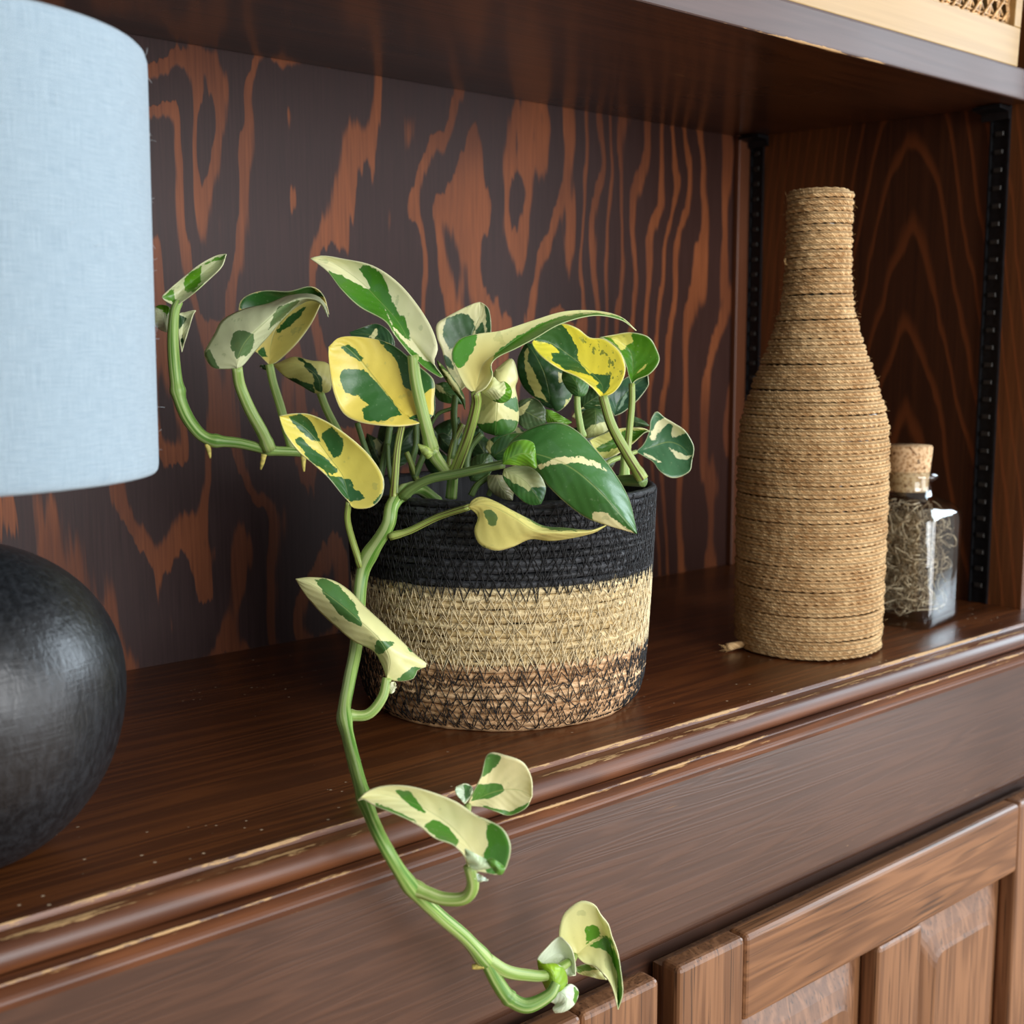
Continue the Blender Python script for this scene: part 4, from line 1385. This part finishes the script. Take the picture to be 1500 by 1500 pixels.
leaf(6, (410, 760), (110, 840), [(340, 740), (240, 745), (150, 790)], [(330, 790), (230, 830), (150, 860)], d=.667, grn=(40, 84, 44), cream=(200, 200, 130), basal=0,
     green=[[(150, 790), (340, 740), (420, 760), (300, 800)]])

# ---- big green leaf and its neighbours on the front right
leaf(2, (455, 932), (1109, 1272), [(478, 850), (530, 793), (640, 741), (740, 733), (830, 783), (920, 878), (1000, 978), (1072, 1110)],
     [(560, 938), (620, 966), (690, 1052), (770, 1127), (860, 1192), (960, 1230)], [(560, 880), (690, 905), (810, 965), (930, 1070), (1040, 1195)],
     d=.568, cream=(224, 216, 160), grn=(54, 112, 54), inv=True, basal=0, m=.008, l=-.010, r=.002, t=.004,
     pale=[[(625, 935), (700, 902), (830, 895), (920, 930), (980, 980), (900, 945), (800, 925), (700, 935), (640, 958)], [(880, 1160), (960, 1170), (1030, 1225), (1120, 1280), (960, 1240), (890, 1200)]],
     pet=[(460, 932), (340, 958), (220, 982), (100, 1005), (10, 1052), (-30, 1090)], pr=.0024, pmat=M_PETD, pd=[.568, .572, .578, .584, .590, .594], label='large glossy green leaf hanging over the basket rim')
leaf(2, (455, 932), (614, 870), [(462, 880), (500, 830), (555, 814), (602, 830)], [(520, 938), (580, 942), (618, 952), (616, 905)], d=.560, grn=(84, 146, 36), inv=True, basal=0, m=.003,
     cream=(200, 210, 140), pale=[[(560, 945), (620, 950), (620, 965), (560, 960)]])
leaf(2, (462, 958), (640, 1127), [(458, 1000), (500, 1062), (560, 1117), (602, 1132)], [(540, 938), (620, 965), (662, 1040), (656, 1092)], d=.578, cream=(204, 210, 152), grn=(52, 112, 60), basal=0, m=.004,
     green=[[(455, 990), (540, 1040), (580, 1070), (600, 1140), (540, 1115), (485, 1060)], [(600, 1050), (672, 1050), (660, 1120), (600, 1142), (570, 1090)]])
leaf(2, (288, 1142), (963, 1230), [(310, 1107), (355, 1094), (420, 1117), (500, 1160), (580, 1200), (660, 1238), (760, 1245), (880, 1256)],
     [(335, 1190), (317, 1260), (345, 1326), (420, 1354), (500, 1337), (590, 1298), (690, 1306), (800, 1291), (900, 1266)],
     [(350, 1130), (430, 1150), (520, 1200), (620, 1260), (740, 1266), (880, 1261)], d=.570, cream=(226, 218, 134), grn=(98, 138, 78), basal=.5, m=.006, l=-.003, r=-.004, t=.006,
     green=[[(365, 1165), (395, 1156), (432, 1185), (420, 1237), (385, 1227)], [(310, 1270), (325, 1315), (420, 1362), (350, 1350)], [(520, 1165), (640, 1228), (760, 1242), (880, 1253), (700, 1262), (600, 1225)]],
     pet=[(290, 1142), (140, 1190), (0, 1258), (-97, 1286)], pr=.0018, pmat=M_PETB, pd=[.570, .582, .588, .590], label='yellow folded leaf drooping across the black band')

# ---- leaves on the hanging vine
leaf(3, (455, 802), (91, 404), [(435, 745), (400, 690), (320, 650), (250, 592), (190, 537), (130, 467)],
     [(500, 812), (560, 802), (578, 768), (616, 748), (570, 708), (500, 640), (430, 573), (370, 518), (300, 447), (230, 407), (150, 398)],
     [(465, 720), (420, 640), (340, 565), (250, 490), (160, 430)], d=.570, cream=(220, 218, 156), grn=(70, 122, 66), basal=.1, m=.006, l=-.003, r=-.004, t=-.004,
     green=[[(160, 408), (210, 400), (270, 440), (322, 500), (357, 592), (300, 570), (250, 530), (200, 450)], [(415, 650), (482, 660), (440, 705), (405, 702)],
            [(520, 650), (575, 700), (540, 692)], [(480, 812), (560, 755), (590, 760), (565, 810)]],
     pet=[(455, 800), (436, 878), (378, 945), (290, 948)], pr=.0027, pd=[.570, .564], label='pale leaf beside the vine in front of the cream band')
leaf(3, (455, 830), (492, 835), [(462, 820), (485, 815)], [(465, 860), (480, 858)], d=.569, cream=(216, 216, 180), basal=0)
leaf(4, (715, 672), (224, 367), [(770, 682), (852, 692), (886, 630), (893, 560), (860, 493), (790, 453), (740, 433), (660, 378), (560, 337), (450, 307), (350, 303), (270, 325)],
     [(690, 612), (640, 562), (560, 532), (490, 477), (400, 432), (300, 392), (250, 362)], [(735, 610), (640, 490), (510, 400), (380, 350), (290, 345)],
     d=.462, cream=(230, 224, 172), grn=(64, 134, 44), basal=.15, m=-.004, l=.002, r=.006, b=-.004, t=-.012,
     green=[[(385, 318), (450, 325), (500, 390), (548, 448), (480, 410), (420, 360)], [(505, 480), (550, 452), (610, 478), (672, 548), (650, 572), (570, 540)],
            [(795, 450), (862, 485), (905, 560), (895, 640), (855, 700), (790, 685), (772, 610), (800, 560), (785, 520)], [(300, 380), (400, 422), (490, 468), (400, 440), (300, 398)],
            [(690, 370), (760, 428), (768, 452), (700, 392)]],
     pet=[(712, 655), (728, 740), (692, 796), (600, 800), (520, 772), (455, 742)], pr=.0028, pd=[.466, .468, .470, .472, .473, .474], label='cream leaf with green edges hanging over the moulded ledge')
leaf(4, (735, 690), (795, 718), [(745, 688), (770, 700)], [(740, 725), (770, 722)], d=.466, cream=(206, 222, 204), basal=0)
leaf(4, (705, 390), (988, 350), [(730, 330), (765, 262), (795, 163), (880, 173), (950, 203), (985, 270)], [(770, 397), (830, 417), (890, 434), (960, 402)],
     [(780, 345), (870, 320), (940, 325)], d=.500, cream=(226, 218, 168), grn=(72, 132, 56), basal=.1, m=-.003, l=.004, t=.004,
     green=[[(790, 155), (850, 170), (837, 205), (800, 242), (755, 270), (765, 220)], [(740, 298), (850, 295), (872, 325), (800, 357), (718, 372)], [(740, 385), (890, 416), (995, 370), (965, 412), (890, 445), (800, 412)]],
     pet=[(706, 390), (702, 440), (708, 540), (718, 640), (728, 720)], pr=.0018, pd=[.500, .493, .486, .478, .471])
leaf(4, (692, 382), (655, 308), [(662, 350), (650, 325)], [(716, 352), (726, 312), (695, 295)], d=.498, cream=(206, 222, 196), grn=(90, 150, 100), basal=0, m=-.002,
     green=[[(690, 300), (720, 305), (715, 350), (690, 380)]])
# young growth at the end of the vine
leaf(9, (622, 742), (1090, 1342), [(500, 650), (440, 530), (480, 320), (590, 200), (700, 148), (830, 190), (900, 300), (980, 400), (1022, 540), (1082, 700), (1117, 900), (1142, 1150)],
     [(720, 832), (830, 862), (920, 942), (1000, 1042), (1052, 1180)], [(720, 665), (830, 590), (950, 545), (1020, 640), (1065, 850), (1095, 1080)], d=.543, cream=(222, 222, 160), grn=(78, 148, 40),
     basal=.5, m=-.004, l=.003, r=.003, t=.008, fold=.3,
     green=[[(738, 430), (860, 398), (892, 520), (850, 562), (738, 622)], [(755, 645), (960, 530), (1025, 560), (1045, 650), (1012, 762), (900, 670)],
            [(1010, 760), (1050, 640), (1120, 860), (1155, 1150), (1095, 1355), (1080, 1150), (1090, 1000)]], label='young leaf at the tip of the hanging vine')
leaf(9, (630, 870), (965, 1015), [(740, 845), (850, 882)], [(640, 935), (800, 985)], d=.549, cream=(206, 208, 140), grn=(88, 142, 50), basal=0,
     green=[[(630, 870), (740, 840), (890, 900), (700, 922), (640, 920)]])
leaf(9, (295, 860), (622, 965), [(203, 792), (300, 670), (430, 546), (512, 590), (582, 680), (617, 820)], [(370, 862), (430, 862), (520, 965)], d=.533, cream=(218, 232, 200), basal=0, m=-.006, ruf=.002,
     green=())
leaf(9, (300, 1120), (205, 792), [(240, 985), (215, 880)], [(400, 1162), (512, 1142), (532, 1000), (490, 890), (380, 832), (280, 842)], d=.529, grn=(132, 190, 36), cream=(214, 230, 190), inv=True, basal=0, m=.006,
     pale=[[(205, 792), (280, 835), (390, 825), (490, 880), (540, 1000), (520, 1150), (560, 1150), (560, 800), (250, 750)]])
leaf(9, (325, 1140), (398, 1376), [(330, 1235), (400, 1285), (372, 1330)], [(480, 1152), (560, 1060), (640, 1108), (652, 1182), (602, 1292), (500, 1362)], d=.530, cream=(212, 230, 196), grn=BRT, basal=0, m=.004, ruf=.002,
     green=[[(605, 1095), (665, 1150), (615, 1290), (590, 1220)]])

# ---- stubs, hidden petioles and dim leaves inside the crown
stem('cut_stub', 7, [(845, 830, .622), (760, 720, .616), (712, 650, .612), (700, 610, .609)], [.0026, .0030, .0034, .0036], mat=M_PET, n=20)
stem('bud', 7, [(690, 660, .610), (630, 612, .608), (575, 566, .606)], [.0030, .0022, .0004], mat=M_NODE, n=14)
stem('cut_stub', 2, [(1010, 1012, .622), (1080, 1012, .616), (1142, 1012, .610)], [.0026, .0030, .0034], mat=M_PETD, n=16)
stem('petiole', 2, [(1052, 880, .640), (1050, 940, .640), (1048, 1010, .640)], [.0022, .0024, .0034], mat=M_PET, n=12)
for pts, r_, mt in (([(320, 400), (285, 620), (240, 820), (220, 960)], .0026, M_PETD), ([(560, 360), (560, 560), (520, 760), (560, 900)], .0024, M_PETD),
                    ([(470, 640), (520, 760), (570, 900)], .0022, M_PETB), ([(920, 120), (905, 300), (920, 480), (880, 700)], .0026, M_PETD),
                    ([(985, 380), (900, 560), (865, 760), (880, 830)], .0026, M_PETB), ([(1160, 470), (1060, 590), (1020, 720), (1020, 820)], .0028, M_PETD),
                    ([(640, 640), (590, 760), (545, 880)], .0024, M_PETD), ([(20, 370), (80, 560), (130, 700)], .0022, M_PETD),
                    ([(300, 560), (310, 760), (340, 930)], .0018, M_PETD), ([(1240, 850), (1120, 940), (1060, 1040)], .0026, M_PETD),
                    ([(1320, 850), (1260, 950), (1220, 1040)], .0020, M_PETD), ([(890, 240), (760, 290), (680, 420), (640, 560)], .0016, M_PETD)):
    rj = .632 + .004 * (len(pts) + int(pts[0][0]) % 5)
    stem('petiole', 7, [(x, y, rj) for x, y in pts], [r_ * .68, r_ * .72], mat=mt, n=16, k=8)
stem('vine', 7, [(880, 1060, .640), (890, 940, .638), (900, 820, .632)], [.0032, .0030, .0028], mat=M_STEM, n=14)
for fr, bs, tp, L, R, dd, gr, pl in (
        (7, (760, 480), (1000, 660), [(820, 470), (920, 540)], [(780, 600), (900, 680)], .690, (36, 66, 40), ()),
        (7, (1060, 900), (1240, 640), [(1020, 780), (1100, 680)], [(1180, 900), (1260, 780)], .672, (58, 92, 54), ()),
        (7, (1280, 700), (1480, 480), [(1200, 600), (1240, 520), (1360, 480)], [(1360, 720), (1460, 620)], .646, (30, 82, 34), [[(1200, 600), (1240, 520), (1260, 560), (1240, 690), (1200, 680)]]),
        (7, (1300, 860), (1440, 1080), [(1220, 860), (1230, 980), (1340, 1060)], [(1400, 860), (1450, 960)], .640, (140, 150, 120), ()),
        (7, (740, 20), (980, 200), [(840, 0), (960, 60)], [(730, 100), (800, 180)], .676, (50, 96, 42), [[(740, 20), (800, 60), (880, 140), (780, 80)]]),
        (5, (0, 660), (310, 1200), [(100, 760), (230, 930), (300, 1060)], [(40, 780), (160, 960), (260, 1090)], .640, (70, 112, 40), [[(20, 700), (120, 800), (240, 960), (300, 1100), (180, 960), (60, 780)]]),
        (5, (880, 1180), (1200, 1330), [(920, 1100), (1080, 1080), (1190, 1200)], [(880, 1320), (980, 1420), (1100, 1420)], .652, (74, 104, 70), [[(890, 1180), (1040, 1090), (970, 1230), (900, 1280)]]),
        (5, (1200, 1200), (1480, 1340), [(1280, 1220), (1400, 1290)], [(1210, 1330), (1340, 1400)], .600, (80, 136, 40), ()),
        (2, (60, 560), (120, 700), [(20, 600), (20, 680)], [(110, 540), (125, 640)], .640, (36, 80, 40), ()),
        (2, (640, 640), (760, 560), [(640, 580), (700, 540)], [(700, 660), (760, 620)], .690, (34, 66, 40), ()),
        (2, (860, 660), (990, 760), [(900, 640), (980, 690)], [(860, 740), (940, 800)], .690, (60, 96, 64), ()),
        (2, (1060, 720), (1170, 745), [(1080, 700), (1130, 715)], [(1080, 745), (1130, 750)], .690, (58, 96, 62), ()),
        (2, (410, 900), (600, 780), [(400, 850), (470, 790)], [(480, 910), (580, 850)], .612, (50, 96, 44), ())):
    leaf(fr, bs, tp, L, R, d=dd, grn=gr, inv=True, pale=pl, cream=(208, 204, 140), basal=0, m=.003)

leaf(10, (390, 1258), (282, 1048), [(330, 1222), (292, 1130)], [(542, 1228), (490, 1160), (390, 1100)], d=.457, cream=(190, 206, 164), grn=BRT, basal=0, m=.002,
     green=[[(440, 1270), (545, 1225), (570, 1250), (460, 1290)]])
leaf(10, (498, 1162), (640, 1302), [(560, 1148), (667, 1226), (668, 1270)], [(540, 1222), (596, 1292)], d=.456, grn=(90, 158, 50), inv=True, basal=0, m=.002)
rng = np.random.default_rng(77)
for k in range(15):  # filler leaves added at the back, dark green standing in for crown shade
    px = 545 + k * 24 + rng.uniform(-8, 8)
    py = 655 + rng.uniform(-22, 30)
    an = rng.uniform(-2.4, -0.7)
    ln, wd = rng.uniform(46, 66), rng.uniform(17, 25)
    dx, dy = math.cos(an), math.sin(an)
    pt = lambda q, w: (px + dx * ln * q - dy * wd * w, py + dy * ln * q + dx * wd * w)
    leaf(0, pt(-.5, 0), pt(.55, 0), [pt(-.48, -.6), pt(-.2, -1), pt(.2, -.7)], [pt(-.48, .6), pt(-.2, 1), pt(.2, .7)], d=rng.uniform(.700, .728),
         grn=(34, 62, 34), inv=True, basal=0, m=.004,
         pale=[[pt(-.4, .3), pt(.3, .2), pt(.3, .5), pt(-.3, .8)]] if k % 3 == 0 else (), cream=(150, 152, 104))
